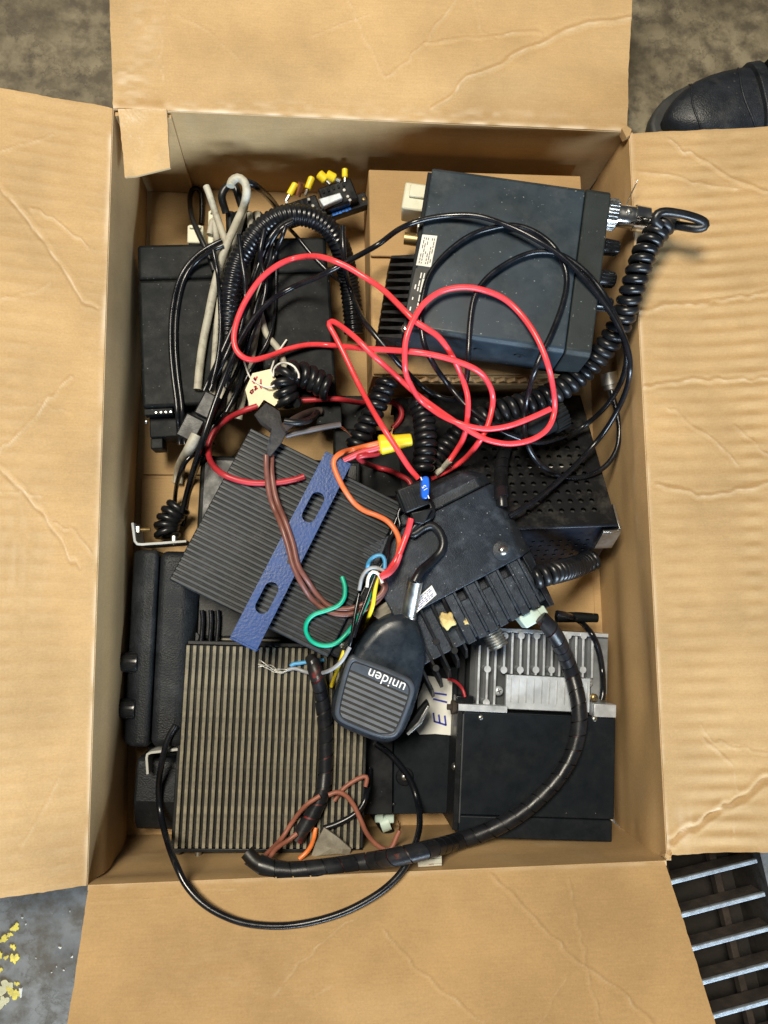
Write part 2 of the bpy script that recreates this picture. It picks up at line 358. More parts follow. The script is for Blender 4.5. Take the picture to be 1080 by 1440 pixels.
# ------------------------------------------------------------------ the big open carton
box = bpy.data.objects.new('cardboard_box', None); col.objects.link(box)
tag(box, 'large open brown cardboard carton full of radio gear with all flaps folded out', 'cardboard box')
def polydist(px, lines):
    """distance in picture pixels of each vertex to the nearest crease line"""
    d = np.full(len(px), 1e9)
    for ln in lines:
        for (x0, y0), (x1, y1) in zip(ln[:-1], ln[1:]):
            ab = np.array([x1-x0, y1-y0], float); t = np.clip(((px - [x0, y0]) @ ab) / (ab @ ab), 0, 1)
            d = np.minimum(d, np.linalg.norm(px - ([x0, y0] + t[:, None]*ab), axis=1))
    return d
def snoise(n, k, seed):
    r = np.random.default_rng(seed); return np.interp(np.linspace(0, 1, n), np.linspace(0, 1, k), r.normal(size=k))
def vnoise(u, v, ku, kv, seed):
    r = np.random.default_rng(seed); g = r.normal(size=(kv+2, ku+2)); x = u*ku; y = v*kv
    i = x.astype(int); j = y.astype(int); fx = x-i; fy = y-j; fx = fx*fx*(3-2*fx); fy = fy*fy*(3-2*fy)
    return g[j, i]*(1-fx)*(1-fy) + g[j, i+1]*fx*(1-fy) + g[j+1, i]*(1-fx)*fy + g[j+1, i+1]*fx*fy
def panel(name, a, b, c, d, nu, nv, up, th=TH, flute=None, creases=(), scuff=(), jag=0.0, warp=.0012, seed=1, bow=0.0, hinge_wear=0.0, parent=box):
    """sheet a-b (hinge, u) to d-c (free edge, v); flute=(axis,pitch,amp)"""
    a, b, c, d = [np.array(x, float) for x in (a, b, c, d)]
    us, vs = np.meshgrid(np.linspace(0, 1, nu), np.linspace(0, 1, nv)); u = us.ravel(); v = vs.ravel()
    if jag:
        e0 = snoise(nv, max(4, nv//3), seed)*jag; e1 = snoise(nv, max(4, nv//3), seed+1)*jag
        rowi = np.repeat(np.arange(nv), nu); k0 = np.clip(1-u*nu/4, 0, 1); k1 = np.clip(1-(1-u)*nu/4, 0, 1)
        uu = u + e0[rowi]*k0*(v > .01) + e1[rowi]*k1*(v > .01)
    else: uu = u
    U, V = uu[:, None], v[:, None]
    p = a*(1-U)*(1-V) + b*U*(1-V) + c*U*V + d*(1-U)*V
    n = np.cross(b-a, d-a); n /= np.linalg.norm(n)
    if n @ np.array(up, float) < 0: n = -n
    h = vnoise(u, v, 4, 4, seed+5)*warp*np.clip(v*6, 0, 1)
    h = h + bow*np.sin(v*math.pi)
    px = project(p); wear = np.zeros(len(u))
    if flute:
        ax, pitch, amp = flute; s = (v if ax == 'v' else u)*(np.linalg.norm(d-a) if ax == 'v' else np.linalg.norm(b-a))
        o = (u if ax == 'v' else v)
        ph = s/pitch*2*math.pi + .3*vnoise(u, v, 3, 12 if ax == 'v' else 3, seed+9)
        mod = np.clip(.7+.45*vnoise(u, v, 5, 14, seed+11), .2, 1.5)
        wv = np.sin(ph); h = h + amp*wv*mod*np.clip(o*8, 0, 1)
        wear += .10*np.clip(wv-.55, 0, 1)*mod
    brk = vnoise(u, v, 40, 40, seed+20)
    for k, (ln, wd, hh, wr) in enumerate(creases):
        wd, hh, wr = wd*.62, hh*.5, wr*.7
        dd = polydist(px + 2.0*np.stack([vnoise(u, v, 30, 30, seed+30+k), vnoise(u, v, 30, 30, seed+60+k)], 1), [ln])
        h = h + hh*np.exp(-(dd/wd)**2) - .45*hh*np.exp(-((dd-2.0*wd)/wd)**2)
        wear += wr*np.exp(-(dd/(wd*.55))**2)*np.clip(.6+.5*brk, 0, 1.2)
    for (cx, cy_, rx, ry, wr) in scuff:
        k = np.exp(-((px[:, 0]-cx)/rx)**2-((px[:, 1]-cy_)/ry)**2); wear += wr*k*np.clip(.45+.7*vnoise(u, v, 60, 60, seed+70), 0, 1.3)
    if hinge_wear: wear += hinge_wear*np.exp(-(v*np.linalg.norm(d-a)/.0022)**2)*np.clip(.6+.5*brk, 0, 1.2)
    top = p + n*h[:, None]; bot = top - n*th
    q = np.arange(nu*nv).reshape(nv, nu); N = nu*nv
    F = np.stack([q[:-1, :-1], q[:-1, 1:], q[1:, 1:], q[1:, :-1]], -1).reshape(-1, 4)
    rim_ = np.concatenate([q[0, :], q[1:, -1], q[-1, -2::-1], q[-2:0:-1, 0]]); rn = np.roll(rim_, -1)
    E_ = np.stack([rim_, rim_+N, rn+N, rn], -1)
    faces = np.concatenate([F, F[:, ::-1]+N, E_])
    me = bpy.data.meshes.new(name); me.from_pydata(np.concatenate([top, bot]).tolist(), [], faces.tolist())
    at = me.attributes.new('wear', 'FLOAT', 'POINT'); at.data.foreach_set('value', np.clip(np.concatenate([wear, wear]), 0, 1).astype(np.float32))
    me.materials.append(KRAFT); me.materials.append(KTORN)
    mi = np.zeros(len(faces), np.int32); mi[2*len(F):] = 1; me.polygons.foreach_set('material_index', mi)
    bm = bmesh.new(); bm.from_mesh(me); bmesh.ops.recalc_face_normals(bm, faces=bm.faces); bm.to_mesh(me); bm.free()
    me.shade_smooth(); me.set_sharp_from_angle(angle=R(50))
    o = bpy.data.objects.new(name, me); col.objects.link(o); o.parent = parent
    return o
# walls (inner faces on the fitted rectangle) and base
bx('base', box, KRAFT, -W2-TH, W2+TH, -L2-TH, L2+TH, .0005, .0045, .0005)
panel('wall', (-W2, L2, H-.0012), (W2, L2, H-.0012), (W2, L2, .005), (-W2, L2, .005), 60, 24, (0, -1, 0), flute=('u', .0055, .00012), seed=3, warp=.001,
      creases=[([(300, 222), (350, 190)], 3, .0006, .25)])
panel('wall', (W2, -L2, H-.0012), (-W2, -L2, H-.0012), (-W2, -L2, .005), (W2, -L2, .005), 90, 24, (0, 1, 0), flute=('u', .0055, .00012), seed=4, warp=.001,
      creases=[([(180, 1205), (300, 1188), (420, 1190)], 3, .0006, .25), ([(690, 1205), (800, 1185), (850, 1165)], 3, .0006, .2)])
panel('wall', (-W2, -L2, H-.0012), (-W2, L2, H-.0012), (-W2, L2, .005), (-W2, -L2, .005), 120, 24, (1, 0, 0), flute=('u', .0055, .00015), seed=5, warp=.0022, bow=.006)
panel('wall', (W2, L2, H-.0012), (W2, -L2, H-.0012), (W2, -L2, .005), (W2, L2, .005), 120, 24, (-1, 0, 0), flute=('u', .0055, .00015), seed=6, warp=.002,
      creases=[([(880, 250), (893, 600), (905, 900)], 3, .0008, .2), ([(868, 1160), (890, 1162), (925, 1168)], 3, -.0012, .1)])
bx('bottom_flap', box, KRAFT, -W2+.006, W2-.006, .02, L2-.040, .0046, .0075, .0006)
bx('bottom_flap', box, KRAFT, -W2+.005, W2-.006, -L2+.012, .016, .0046, .0078, .0006)
gx_ = P(240, 160, H).x
bx('glue_tab', box, KRAFT, -W2+.001, gx_, L2-.0046, L2-.0012, .006, H-.003, .0005)
# flaps: hinge on the rim, free edges outside the picture
e = .0006
def ext(p, q, k): return p + (q - p)*k
fl = dict(warp=.0016)
lf_t, lf_b = P(0, 124, H+.016), P(0, 1263, H+.016)
a, b = Vector((-W2-e, -L2, H)), Vector((-W2-e, L2, H))
panel('flap', a, b, ext(b, lf_t, 1.9), ext(a, lf_b, 2.4), 420, 130, (0, 0, 1), flute=('u', .0125, .00016), seed=11, jag=.0003, hinge_wear=.55,
      creases=[([(0, 262), (45, 315), (85, 372), (118, 425), (137, 433)], 4, -.0016, .55), ([(40, 290), (90, 318), (122, 345)], 3, .0012, .45),
               ([(0, 640), (30, 605), (70, 560), (100, 530)], 3.4, .0013, .6), ([(0, 658), (40, 700), (75, 740), (100, 785), (110, 800)], 4, -.0016, .5), ([(75, 735), (105, 748), (126, 780)], 3, .0012, .4),
               ([(0, 215), (30, 205), (75, 190)], 3, .0008, .35), ([(0, 420), (50, 412), (70, 398)], 3, .0008, .3), ([(0, 575), (60, 568), (100, 580)], 2.5, .0006, .2),
               ([(0, 690), (60, 696)], 3, .0007, .4), ([(30, 1190), (60, 1140), (90, 1080)], 3, .0008, .25)],
      scuff=[(20, 780, 60, 90, .08)], **fl)
rf_t, rf_b = P(1080, 175, H+.018), P(1080, 1198, H+.004)
a, b = Vector((W2+e, L2-.002, H)), Vector((W2+e, -L2+.004, H))
panel('flap', a, b, ext(b, rf_b, 2.2), ext(a, rf_t, 1.9), 420, 130, (0, 0, 1), flute=('u', .0125, .00045), seed=12, jag=.0003, hinge_wear=.35,
      creases=[([(940, 196), (985, 222), (1030, 250), (1080, 270)], 3.4, .0014, .5), ([(893, 240), (950, 248), (1000, 262), (1040, 262)], 3, .001, .4),
               ([(900, 437), (960, 428), (1080, 415)], 4, .0016, .5), ([(905, 542), (980, 535), (1080, 532)], 4, .0016, .5), ([(925, 682), (1000, 700), (1080, 680)], 4, .0014, .45),
               ([(940, 570), (975, 598), (1005, 620), (1040, 655)], 3, .0010, .4), ([(1030, 600), (1080, 640)], 3, .0010, .3),
               ([(945, 1182), (990, 1155), (1040, 1125), (1080, 1095)], 6, -.0030, .25), ([(990, 1040), (1030, 1080), (1036, 1110)], 3, .001, .4), ([(960, 1170), (1030, 1130), (1028, 1180)], 3, .001, .4), ([(985, 1020), (1000, 1045), (1080, 1060)], 2.6, .0008, .3)],
      scuff=[(960, 1165, 16, 30, .16)], **fl)
tf_l, tf_r = P(154, 0, H+.010), P(888, 0, H+.010)
a, b = Vector((-W2, L2+e, H)), Vector((W2-.002, L2+e, H))
panel('flap', a, b, ext(b, tf_r, 1.8), ext(a, tf_l, 1.8), 300, 130, (0, 0, 1), seed=13, jag=.0003, hinge_wear=.75,
      creases=[([(885, 26), (830, 35), (780, 52), (735, 78), (690, 100), (655, 115), (630, 140), (608, 152)], 4, .0020, .5), ([(600, 64), (660, 58), (720, 50), (760, 47)], 3, .0011, .45),
               ([(540, 110), (575, 85), (600, 60), (640, 0)], 3, .0010, .3), ([(250, 20), (300, 50), (340, 85)], 2.6, .0007, .25), ([(490, 0), (510, 50), (540, 110)], 2.6, .0007, .25), ([(230, 0), (226, 60), (228, 120)], 2.4, .0006, .3), ([(440, 50), (520, 20)], 2.4, .0006, .25), ([(668, 0), (675, 45), (700, 60)], 2.4, .0006, .25)],
      scuff=[(180, 120, 22, 28, .30), (330, 150, 200, 8, .16), (680, 160, 160, 7, .18), (205, 40, 20, 60, .12)], **fl)
bf_l, bf_r = P(94, 1440, H+.034), P(1006, 1440, H+.050)
a, b = Vector((W2-.002, -L2-e, H)), Vector((-W2+.001, -L2-e, H))
panel('flap', a, b, ext(b, bf_l, 1.5), ext(a, bf_r, 1.5), 330, 130, (0, 0, 1), seed=14, jag=.0003, hinge_wear=.3,
      creases=[([(690, 1232), (730, 1270), (770, 1310), (815, 1355), (860, 1385), (920, 1440)], 4, .0016, .3), ([(540, 1310), (580, 1355), (630, 1400), (680, 1440)], 3.4, .0014, .35),
               ([(800, 1235), (812, 1300), (826, 1365), (845, 1440)], 3, .0010, .2), ([(500, 1290), (470, 1310), (420, 1355), (385, 1400)], 3.4, .0012, .35), ([(440, 1400), (470, 1385)], 3, .0008, .2),
               ([(128, 1272), (200, 1262), (330, 1250)], 3, .0008, .25), ([(760, 1440), (800, 1370)], 3, .0008, .2)],
      scuff=[(330, 1380, 160, 60, .05)], **fl)
# little torn tab folded down in the far left corner
ta, tb = P(166, 153, H+.004), P(234, 153, H+.004)
panel('folded_tab', ta, tb, P(239, 236, H-.012), P(176, 250, H-.012), 40, 46, (0, 0, 1), th=.0045, seed=15, jag=.004, hinge_wear=.3, warp=.0008,
      creases=[([(170, 170), (182, 190), (178, 205)], 2.0, .0006, .3), ([(192, 190), (200, 205), (190, 212)], 2.0, .0006, .3)], scuff=[(185, 165, 18, 10, .3)])
# crushed flute stubs at the torn corners
stub_calls = 0
def stub(name, pts, z, h, seed):
    rr = random.Random(seed); m = MB()
    q = [P(x, y, z) for x, y in pts]
    top = [(v.x + rr.uniform(-.001, .001), v.y + rr.uniform(-.001, .001), z + h*rr.uniform(.4, 1)) for v in q]
    n = len(q); m.add([(v.x, v.y, z-.006) for v in q] + top, [tuple(range(n))[::-1], tuple(range(n, 2*n))] + [(i, (i+1) % n, n+(i+1) % n, n+i) for i in range(n)])
    return m.build(name, KRAFT, box, smooth=0)
stub('torn_corner', [(874, 184), (880, 178), (887, 184), (886, 193), (879, 194)], H, .003, 1)
stub('torn_corner', [(933, 1206), (936, 1200), (941, 1202), (944, 1199), (942, 1207), (937, 1210)], H, .002, 2)

# ------------------------------------------------------------------ small shared pieces
def screw(par, p, r=.003, mat=STEEL, d=(0, 0, 1)):
    p = Vector(p); d = Vector(d)
    o = MB().lathe(p - d*r*.6, p + d*r*.55, [(0, r), (.6, r), (.85, r*.8), (1, r*.45)], 20).build('screw', mat, par)
    q = d.to_track_quat('Z', 'Y'); m = MB()
    for a in (0, math.pi/2):
        u = q @ Vector((math.cos(a+.4), math.sin(a+.4), 0)); v = q @ Vector((-math.sin(a+.4), math.cos(a+.4), 0)); t = d*(r*.57)
        m.add([p+t+u*r*.55+v*r*.1, p+t-u*r*.55+v*r*.1, p+t-u*r*.55-v*r*.1, p+t+u*r*.55-v*r*.1], [(0, 1, 2, 3)])
    m.build('slot', INKK, o, smooth=0)
    return o
def text_mesh(name, s, mat, par, size, mw, depth=.0003, space=1.0, sx=1.0):
    cu = bpy.data.curves.new(name, 'FONT'); cu.body = s; cu.size = size; cu.extrude = depth; cu.align_x = 'CENTER'; cu.align_y = 'CENTER'; cu.space_character = space
    t = bpy.data.objects.new(name, cu); col.objects.link(t); bpy.context.view_layer.update()
    me = bpy.data.meshes.new_from_object(t.evaluated_get(bpy.context.evaluated_depsgraph_get())); me.name = name
    bpy.data.objects.remove(t); o = bpy.data.objects.new(name, me); col.objects.link(o); me.materials.clear(); me.materials.append(mat)
    o.parent = par; o.matrix_basis = mw @ Matrix.Diagonal((sx, 1, 1, 1)); return o
def printlines(par, F, quad, rows, mat, seed, h, name='print', wmin=.4):
    """rows of illegible fine print inside a picture quad (TL,TR,BR,BL) on plane h"""
    rr = random.Random(seed); m = MB(); tl, tr, br, bl = [Vector((*F.t(x, y, h), h)) for x, y in quad]
    for k in range(rows):
        a = (k + .25)/rows; b_ = (k + .62)/rows; x = .06
        while x < .92:
            wd = rr.uniform(.05, .16); x1 = min(x + wd, .95)
            def q(u, v): return (tl*(1-u) + tr*u)*(1-v) + (bl*(1-u) + br*u)*v
            if rr.random() < .85: m.add([q(x, a), q(x1, a), q(x1, b_), q(x, b_)], [(0, 1, 2, 3)])
            x = x1 + rr.uniform(.02, .05)
            if rr.random() < .06 and x > wmin: break
    return m.build(name, mat, par, smooth=0)
def sticker(F, par, quad, h, mat, name='sticker', th=.0004):
    return MB().prism([F.t(x, y, h) for x, y in quad], h, h + th).build(name, mat, par, smooth=0)

# ------------------------------------------------------------------ inner carton under the grey radio
ZC = .080
F = Frame('inner_carton', 'low brown cardboard carton lying under the grey radio', 'carton', (524, 527, ZC), (832, 529, ZC), (518, 238, ZC), ZC-.0055)
c = F.e
bx('body', c, KRAFT2, 0, F.LX, 0, F.LY, 0, F.T-.0045, .001)
gap0, gap1 = F.t(540, 372)[1], F.t(540, 360)[1]
bx('top_panel', c, KRAFT2, 0, F.LX, gap1, F.LY, F.T-.0035, F.T, .0012)
bx('top_panel', c, KRAFT2, .0005, F.LX, .001, gap0, F.T-.0035, F.T-.0006, .0012)
m = MB(); n = 90
for i in range(n):                       # exposed fluting along the front edge
    x0, x1 = F.LX*(.18+.8*i/n), F.LX*(.18+.8*(i+1)/n); z0 = .0030*math.sin(i*1.1)+F.T-.009; z1 = .0030*math.sin((i+1)*1.1)+F.T-.009
    m.hexa([(x0, -.0035, z0), (x1, -.0035, z1), (x1, .001, z1), (x0, .001, z0)], [(x0, -.0035, z0+.0007), (x1, -.0035, z1+.0007), (x1, .001, z1+.0007), (x0, .001, z0+.0007)])
m.build('fluting', KTORN, c, smooth=0)
bx('edge_liner', c, KRAFT2, F.LX*.16, F.LX*.99, -.0042, .0, F.T-.0145, F.T-.0128, .0003)

# ------------------------------------------------------------------ grey radio with heat sink (on the inner carton)
ZA = .142; TA = .058
F = Frame('two_way_radio', 'blue-grey two-way radio with black rear fins lying on the inner carton', 'radio', (572, 463, ZA), (831, 501, ZA+.015), (609, 233, ZA), TA)
r = F.e; LX, LY, T = F.LX, F.LY, F.T
xb = F.t(795, 496)[0]
def prof_case(name, mat, x0, x1, y0, y1, z0, z1, ch, bevel):   # case with two chamfered long edges
    pr = [(y0, z0), (y1, z0), (y1, z1-ch), (y1-ch, z1), (y0+ch, z1), (y0, z1-ch)]
    return MB().rings([[(x, y, z) for y, z in pr] for x in (x0, x1)]).build(name, mat, r, bevel)
prof_case('case', GREY, 0, xb-.0006, 0, LY, .004, T, .0035, .0012)
prof_case('front_bezel', GREYD, xb, LX, -.0006, LY+.0006, .003, T+.0006, .004, .0012)
bx('rear_plate', r, CASEE, -.0035, 0, .004, LY-.004, .006, T-.004, .0005)
bx('base_tray', r, CASEE, .004, LX-.004, .004, LY-.004, 0, .0045, .0005)
y0 = F.t(568, 470)[1]; y1 = F.t(590, 350)[1]; pt = (y1-y0)/10.6
fin = MB().hexa([(-.028, 0, .006), (-.0034, 0, .006), (-.0034, .0040, .006), (-.028, .0030, .006)], [(-.024, .0004, T-.016), (-.0034, 0, T-.010), (-.0034, .0040, T-.010), (-.024, .0026, T-.016)]).build('fin', FINB, r, .0003)
fin.location = (0, y0, 0)
for i in range(1, 11): clone(fin, (0, y0+pt*i, 0))
bx('fin_root', r, FINB, -.0085, -.0034, y0-.001, y1+.003, .004, T-.02, .0004)
hx, hy = F.t(566, 300, .03)
plug = bx('power_plug', r, CREAM, hx-.001, .0, F.t(590, 303, .03)[1]-.003, F.t(590, 270, .03)[1], .020, .044, .0018)
bx('latch', plug, CREAM, hx+.004, -.003, F.t(590, 292, .03)[1], F.t(590, 274, .03)[1], .0442, .047, .001)
cy('antenna_socket', r, BRASS, (-.016, F.t(590, 335, .03)[1], .026), (-.0034, F.t(590, 335, .03)[1], .026), .0055)
bx('white_clip', r, WPRN, -.0052, -.0036, F.t(590, 334, .03)[1], F.t(590, 320, .03)[1], .030, .048, .0004)
q = [(594, 330), (615, 332), (606, 376), (585, 373)]
sticker(F, r, q, T+.0002, PAPER); printlines(r, F, [(593, 333), (594.5, 331), (586, 372), (584, 371)][:0] or [(613, 333), (605, 374), (587, 372), (596, 331)], 6, INKK, 3, T+.0008)
q2 = [(585, 377), (606, 379), (592, 446), (570, 442)]
sticker(F, r, q2, T+.0002, INKK, 'black_label')
printlines(r, F, [(604, 381), (591, 444), (573, 440), (587, 379)], 4, WPRN, 5, T+.0008)
sticker(F, r, [(594, 392), (600, 393), (596, 412), (590, 411)], T+.0007, PAPER, 'white_patch')
screw(r, (-.001, .003, T-.006), .0042, CHR, (0, 0, 1)); screw(r, (.010, .004, T-.001), .0018)
for px_, py_ in ((672, 492), (733, 500), (727, 508)): 
    x, _ = F.t(px_, py_, T*.6); cy('rivet', r, GREY, (x, -.0012, T*.62), (x, .002, T*.62), .0035, n=18)
# chrome microphone connector and knobs on the front
my = F.t(868, 303, .045)[1]
cp = MB().lathe((LX, my, .045), (LX+.037, my, .045), [(0, .0125), (.26, .0125), (.27, .0095), (.66, .0095), (.67, .0110), (1, .0105)], 28).build('mic_connector', CHR, r)
m = MB()
for k in range(26):
    a = 2*math.pi*k/26; m.cyl((LX+.001, my+.0125*math.cos(a), .045+.0125*math.sin(a)), (LX+.009, my+.0125*math.cos(a), .045+.0125*math.sin(a)), .0008, n=6)
m.build('knurl', CHR, cp)
screw(cp, (LX+.018, my, .0545), .0026, STEEL)
for py_, rr_ in ((352, .0070), (397, .0075), (432, .0065)):
    ky = F.t(862, py_, .03)[1]
    k = MB().lathe((LX, ky, .034), (LX+.018, ky, .034), [(0, rr_*1.15), (.2, rr_*1.1), (.25, rr_), (.9, rr_*.86), (1, rr_*.75)], 20).build('knob', BLKG, r)
    m = MB()
    for j in range(14):
        a = 2*math.pi*j/14; m.cyl((LX+.005, ky+rr_*.96*math.cos(a), .034+rr_*.96*math.sin(a)), (LX+.0165, ky+rr_*.84*math.cos(a), .034+rr_*.84*math.sin(a)), .0007, n=6)
    m.build('grip', BLKG, k)

# ------------------------------------------------------------------ wide flat black radio (far left)
ZB = .074
def flat_radio(label, A_, B_, C_, left):
    F = Frame('flat_radio', label, 'radio', A_, B_, C_, ZB-.0055)
    r = F.e; LX, LY, T = F.LX, F.LY, F.T
    ys = F.t(A_[0], 393 if left else 384)[1]
    bx('cover', r, BLKM, 0, LX, 0, ys-.0005, .004, T, .0030, 3)
    bx('front_panel', r, BLKM, -.0002, LX-.0015, ys, LY, .003, T-.0008, .0035, 3)
    bx('base_plate', r, CASEE, .003, LX-.004, .003, LY-.004, 0, .004, .0004)
    if left:
        x0, x1 = F.t(212, 590, .045)[0], F.t(296, 590, .045)[0]
        br = bx('connector_shelf', r, BLKM, x0, x1, -.024, -.0002, .026, .052, .0012)
        bx('hook', br, BLKM, x0, x0+.011, -.034, -.0242, .030, .050, .001)
        xs, xe = F.t(204, 580, .06)[0], F.t(244, 580, .06)[0]
        lip = bx('socket_strip', r, BLKM, xs, xe, -.006, -.0003, .054, .064, .0006)
        for i in range(4):
            x = xs + (xe-xs)*(.42+.17*i); cy('pin', lip, STEEL, (x, -.004, .0638), (x, -.004, .0646), .0008, n=10)
        screw(r, (-.003, -.006, .04), .0022, STEEL, (-1, 0, 0))
    else:
        bx('side_terminal', r, BLKM, LX-.02, LX+.004, -.02, -.0004, .03, .058, .001)
flat_radio('flat black radio with pin socket beside the left wall under the twin cord', (200, 573, ZB), (314, 568, ZB), (197, 343, ZB), True)
flat_radio('flat black radio between the cable bundle and the inner carton', (372, 566, ZB), (474, 562, ZB), (370, 333, ZB), False)

# ------------------------------------------------------------------ perforated power supply, leaning
F = Frame('power_supply', 'black power supply in a perforated metal cover leaning beside the right wall', 'power supply', (572, 748, .098), (868, 738, .098), (580, 560, .030), .072)
r = F.e; LX, LY, T = F.LX, F.LY, F.T
bx('chassis', r, INKK, .003, LX-.003, .003, LY-.003, .001, T-.006, .0005)
def perforated(name, par, mat, o, u, v, nu, nv, pitch, hr, mx, my_, seed=0):
    """plate spanned by u (len), v (len) from o with an nu*nv field of octagonal holes starting at margins mx,my_"""
    m = MB(); o, u, v = Vector(o), Vector(u), Vector(v); LU, LV = u.length, v.length; un, vn = u.normalized(), v.normalized(); nrm = un.cross(vn)
    def pt_(a, b_, d=0): return o + un*a + vn*b_ - nrm*d
    fx0, fx1, fy0, fy1 = mx, mx+nu*pitch, my_, my_+nv*pitch
    for (a0, a1, b0, b1) in ((0, LU, 0, fy0), (0, LU, fy1, LV), (0, fx0, fy0, fy1), (fx1, LU, fy0, fy1)):
        m.add([pt_(a0, b0), pt_(a1, b0), pt_(a1, b1), pt_(a0, b1)], [(0, 1, 2, 3)])
    for i in range(nu):
        for j in range(nv):
            cx, cy_ = fx0+(i+.5)*pitch, fy0+(j+.5)*pitch; h = pitch/2
            sq = [(1, 0), (1, 1), (0, 1), (-1, 1), (-1, 0), (-1, -1), (0, -1), (1, -1)]
            vs = [pt_(cx+h*a, cy_+h*b_) for a, b_ in sq] + [pt_(cx+hr*math.cos(k*math.pi/4), cy_+hr*math.sin(k*math.pi/4)) for k in range(8)] + [pt_(cx+hr*math.cos(k*math.pi/4), cy_+hr*math.sin(k*math.pi/4), .0012) for k in range(8)]
            m.add(vs, [(k, (k+1) % 8, 8+(k+1) % 8, 8+k) for k in range(8)] + [(8+k, 8+(k+1) % 8, 16+(k+1) % 8, 16+k) for k in range(8)])
    return m.build(name, mat, par, smooth=0)
PERF = M('black_perforated_sheet', (.008, .0085, .010), .5, bump=.08, var=.15, dust=.15, spec=0.2)
PERFF = M('blue_black_front_sheet', (.008, .012, .022), .36, bump=.05, var=.15, dust=.1)
pp = .0101
nx = int((LX*.56)/pp); ny = int((LY-.03)/pp)
perforated('top_cover', r, PERF, (0, 0, T), (LX, 0, 0), (0, LY, 0), nx, ny, pp, .0026, LX-nx*pp-.012, .012)
perforated('front_cover', r, PERFF, (0, 0, .001), (LX, 0, 0), (0, 0, T-.001), int(LX/.0085)-3, 5, .0085, .0019, .012, .008)
MB().add([(0, LY, 0), (LX, LY, 0), (LX, LY, T), (0, LY, T)], [(0, 1, 2, 3)]).build('back_cover', PERF, r, smooth=0)
MB().add([(LX, 0, 0), (LX, LY, 0), (LX, LY, T), (LX, 0, T)], [(0, 1, 2, 3)]).build('side_cover', PERF, r, smooth=0)
MB().cyl((0, -.0002, T-.0004), (LX, -.0002, T-.0004), .0011, n=10).build('edge_fold', PERFF, r)
mb = MB().box(LX+.0004, LX+.0028, -.004, .022, T-.03, T+.001).box(LX-.014, LX+.0028, -.0066, -.0042, T-.03, T-.001).build('corner_bracket', STEEL, r, .0004)
bx('inner_strip', r, WPRN, LX*.62, LX*.90, LY*.42, LY*.45, T-.0055, T-.004, .0003)
bx('inner_strip', r, REDD, LX*.52, LX*.60, LY*.41, LY*.43, T-.0055, T-.004, .0003)

# ------------------------------------------------------------------ black box under the microphone, with the paper note
ZF = .048
F = Frame('junction_box', 'plain black metal box with a round screw wedged under the microphone', 'metal box', (512, 1146, ZF), (640, 1144, ZF), (508, 985, ZF), ZF-.0055)
r = F.e; LX, LY, T = F.LX, F.LY, F.T
xs = F.t(553, 1100)[0]
bx('left_panel', r, BLK, 0, xs-.0004, 0, LY, .0, T, .0008)
bx('lid', r, CASEE, xs+.0004, LX+.03, 0, LY+.03, .0, T-.0004, .0008)
x, y = F.t(569, 1092); wsh = MB().lathe((x, y, T-.001), (x, y, T+.0012), [(0, .0082), (.6, .0082), (1, .0072)], 28).build('washer', BLKG, r); screw(wsh, (x, y, T+.0012), .0035, STEEL)
screw(r, (F.t(554, 1131)[0], F.t(554, 1131)[1], T-.0004), .0016, BLKG)
# the note
pn = [(600, 950), (636, 956), (634, 1034), (612, 1032), (590, 1033), (584, 1025), (588, 980)]
ZN = ZF + .004
pm = MB().prism([tuple(P(x, y, ZN).xy) for x, y in pn], ZN-.0005, ZN); note = pm.build('paper_note', PAPER, None, smooth=0)
tag(note, 'white paper note with blue handwritten E 11 lying beside the microphone', 'note')
def stroke(par, name, mat, lines, z, wpx):
    m = MB()
    for ln in lines:
        for (x0, y0), (x1, y1) in zip(ln[:-1], ln[1:]):
            a, b_ = P(x0, y0, z), P(x1, y1, z); d = (b_-a).normalized(); s_ = Vector((-d.y, d.x, 0))*wpx/1500; d2 = d*wpx/1500*.6
            m.add([a-d2+s_, a-d2-s_, b_+d2-s_, b_+d2+s_, a-d2+s_+Vector((0,0,.0003)), a-d2-s_+Vector((0,0,.0003)), b_+d2-s_+Vector((0,0,.0003)), b_+d2+s_+Vector((0,0,.0003))], [(4, 5, 6, 7), (0, 1, 5, 4), (1, 2, 6, 5), (2, 3, 7, 6), (3, 0, 4, 7)])
    return m.build(name, mat, par, smooth=0)
stroke(note, 'handwriting', INKB, [[(610, 974.5), (627.5, 977)], [(610, 983), (628, 987.5)], [(609.5, 1003), (611, 1014.5), (627, 1019.5), (625.5, 1007)], [(617, 1005.5), (618.5, 1016)]], ZN+.0001, 1.2)

# ------------------------------------------------------------------ black radio with bare aluminium heat sink (near right)
ZE = .082
F = Frame('black_radio', 'satin black radio with bare aluminium finned heat sink standing by the near right corner', 'radio', (641, 1178, ZE), (863, 1185, ZE), (638, 1000, ZE), ZE-.0055)
r = F.e; LX, LY, T = F.LX, F.LY, F.T
yl = F.t(640, 1146)[1]
bx('case', r, CASEE, .002, LX, yl+.0004, LY, .004, T, .0010)
bx('front_panel', r, CASEE, .002, LX-.001, 0, yl-.0004, .003, T-.0010, .0012)
bx('side_plate', r, BLK, -.0030, .0016, .006, LY+.006, .002, T-.0006, .0004)
bx('side_edge', r, ALUD, .0017, .0030, .012, LY-.002, T-.004, T+.0004, .0002)
bx('base_tray', r, BLK, .004, LX-.004, .004, LY-.002, 0, .0045, .0004)
fx = F.t(820, 1180)[0]; bx('foot', r, BLK, fx, LX-.003, -.006, -.0004, .03, T-.012, .001)
TS = T - .010
hx0, hx1 = F.t(664, 940, TS)[0], F.t(857, 940, TS)[0]; hy0, hy1 = LY+.0004, F.t(760, 886, TS)[1]
ALUP_ = M('grey_cast_side', (.20, .215, .23), .5, metal=.3)
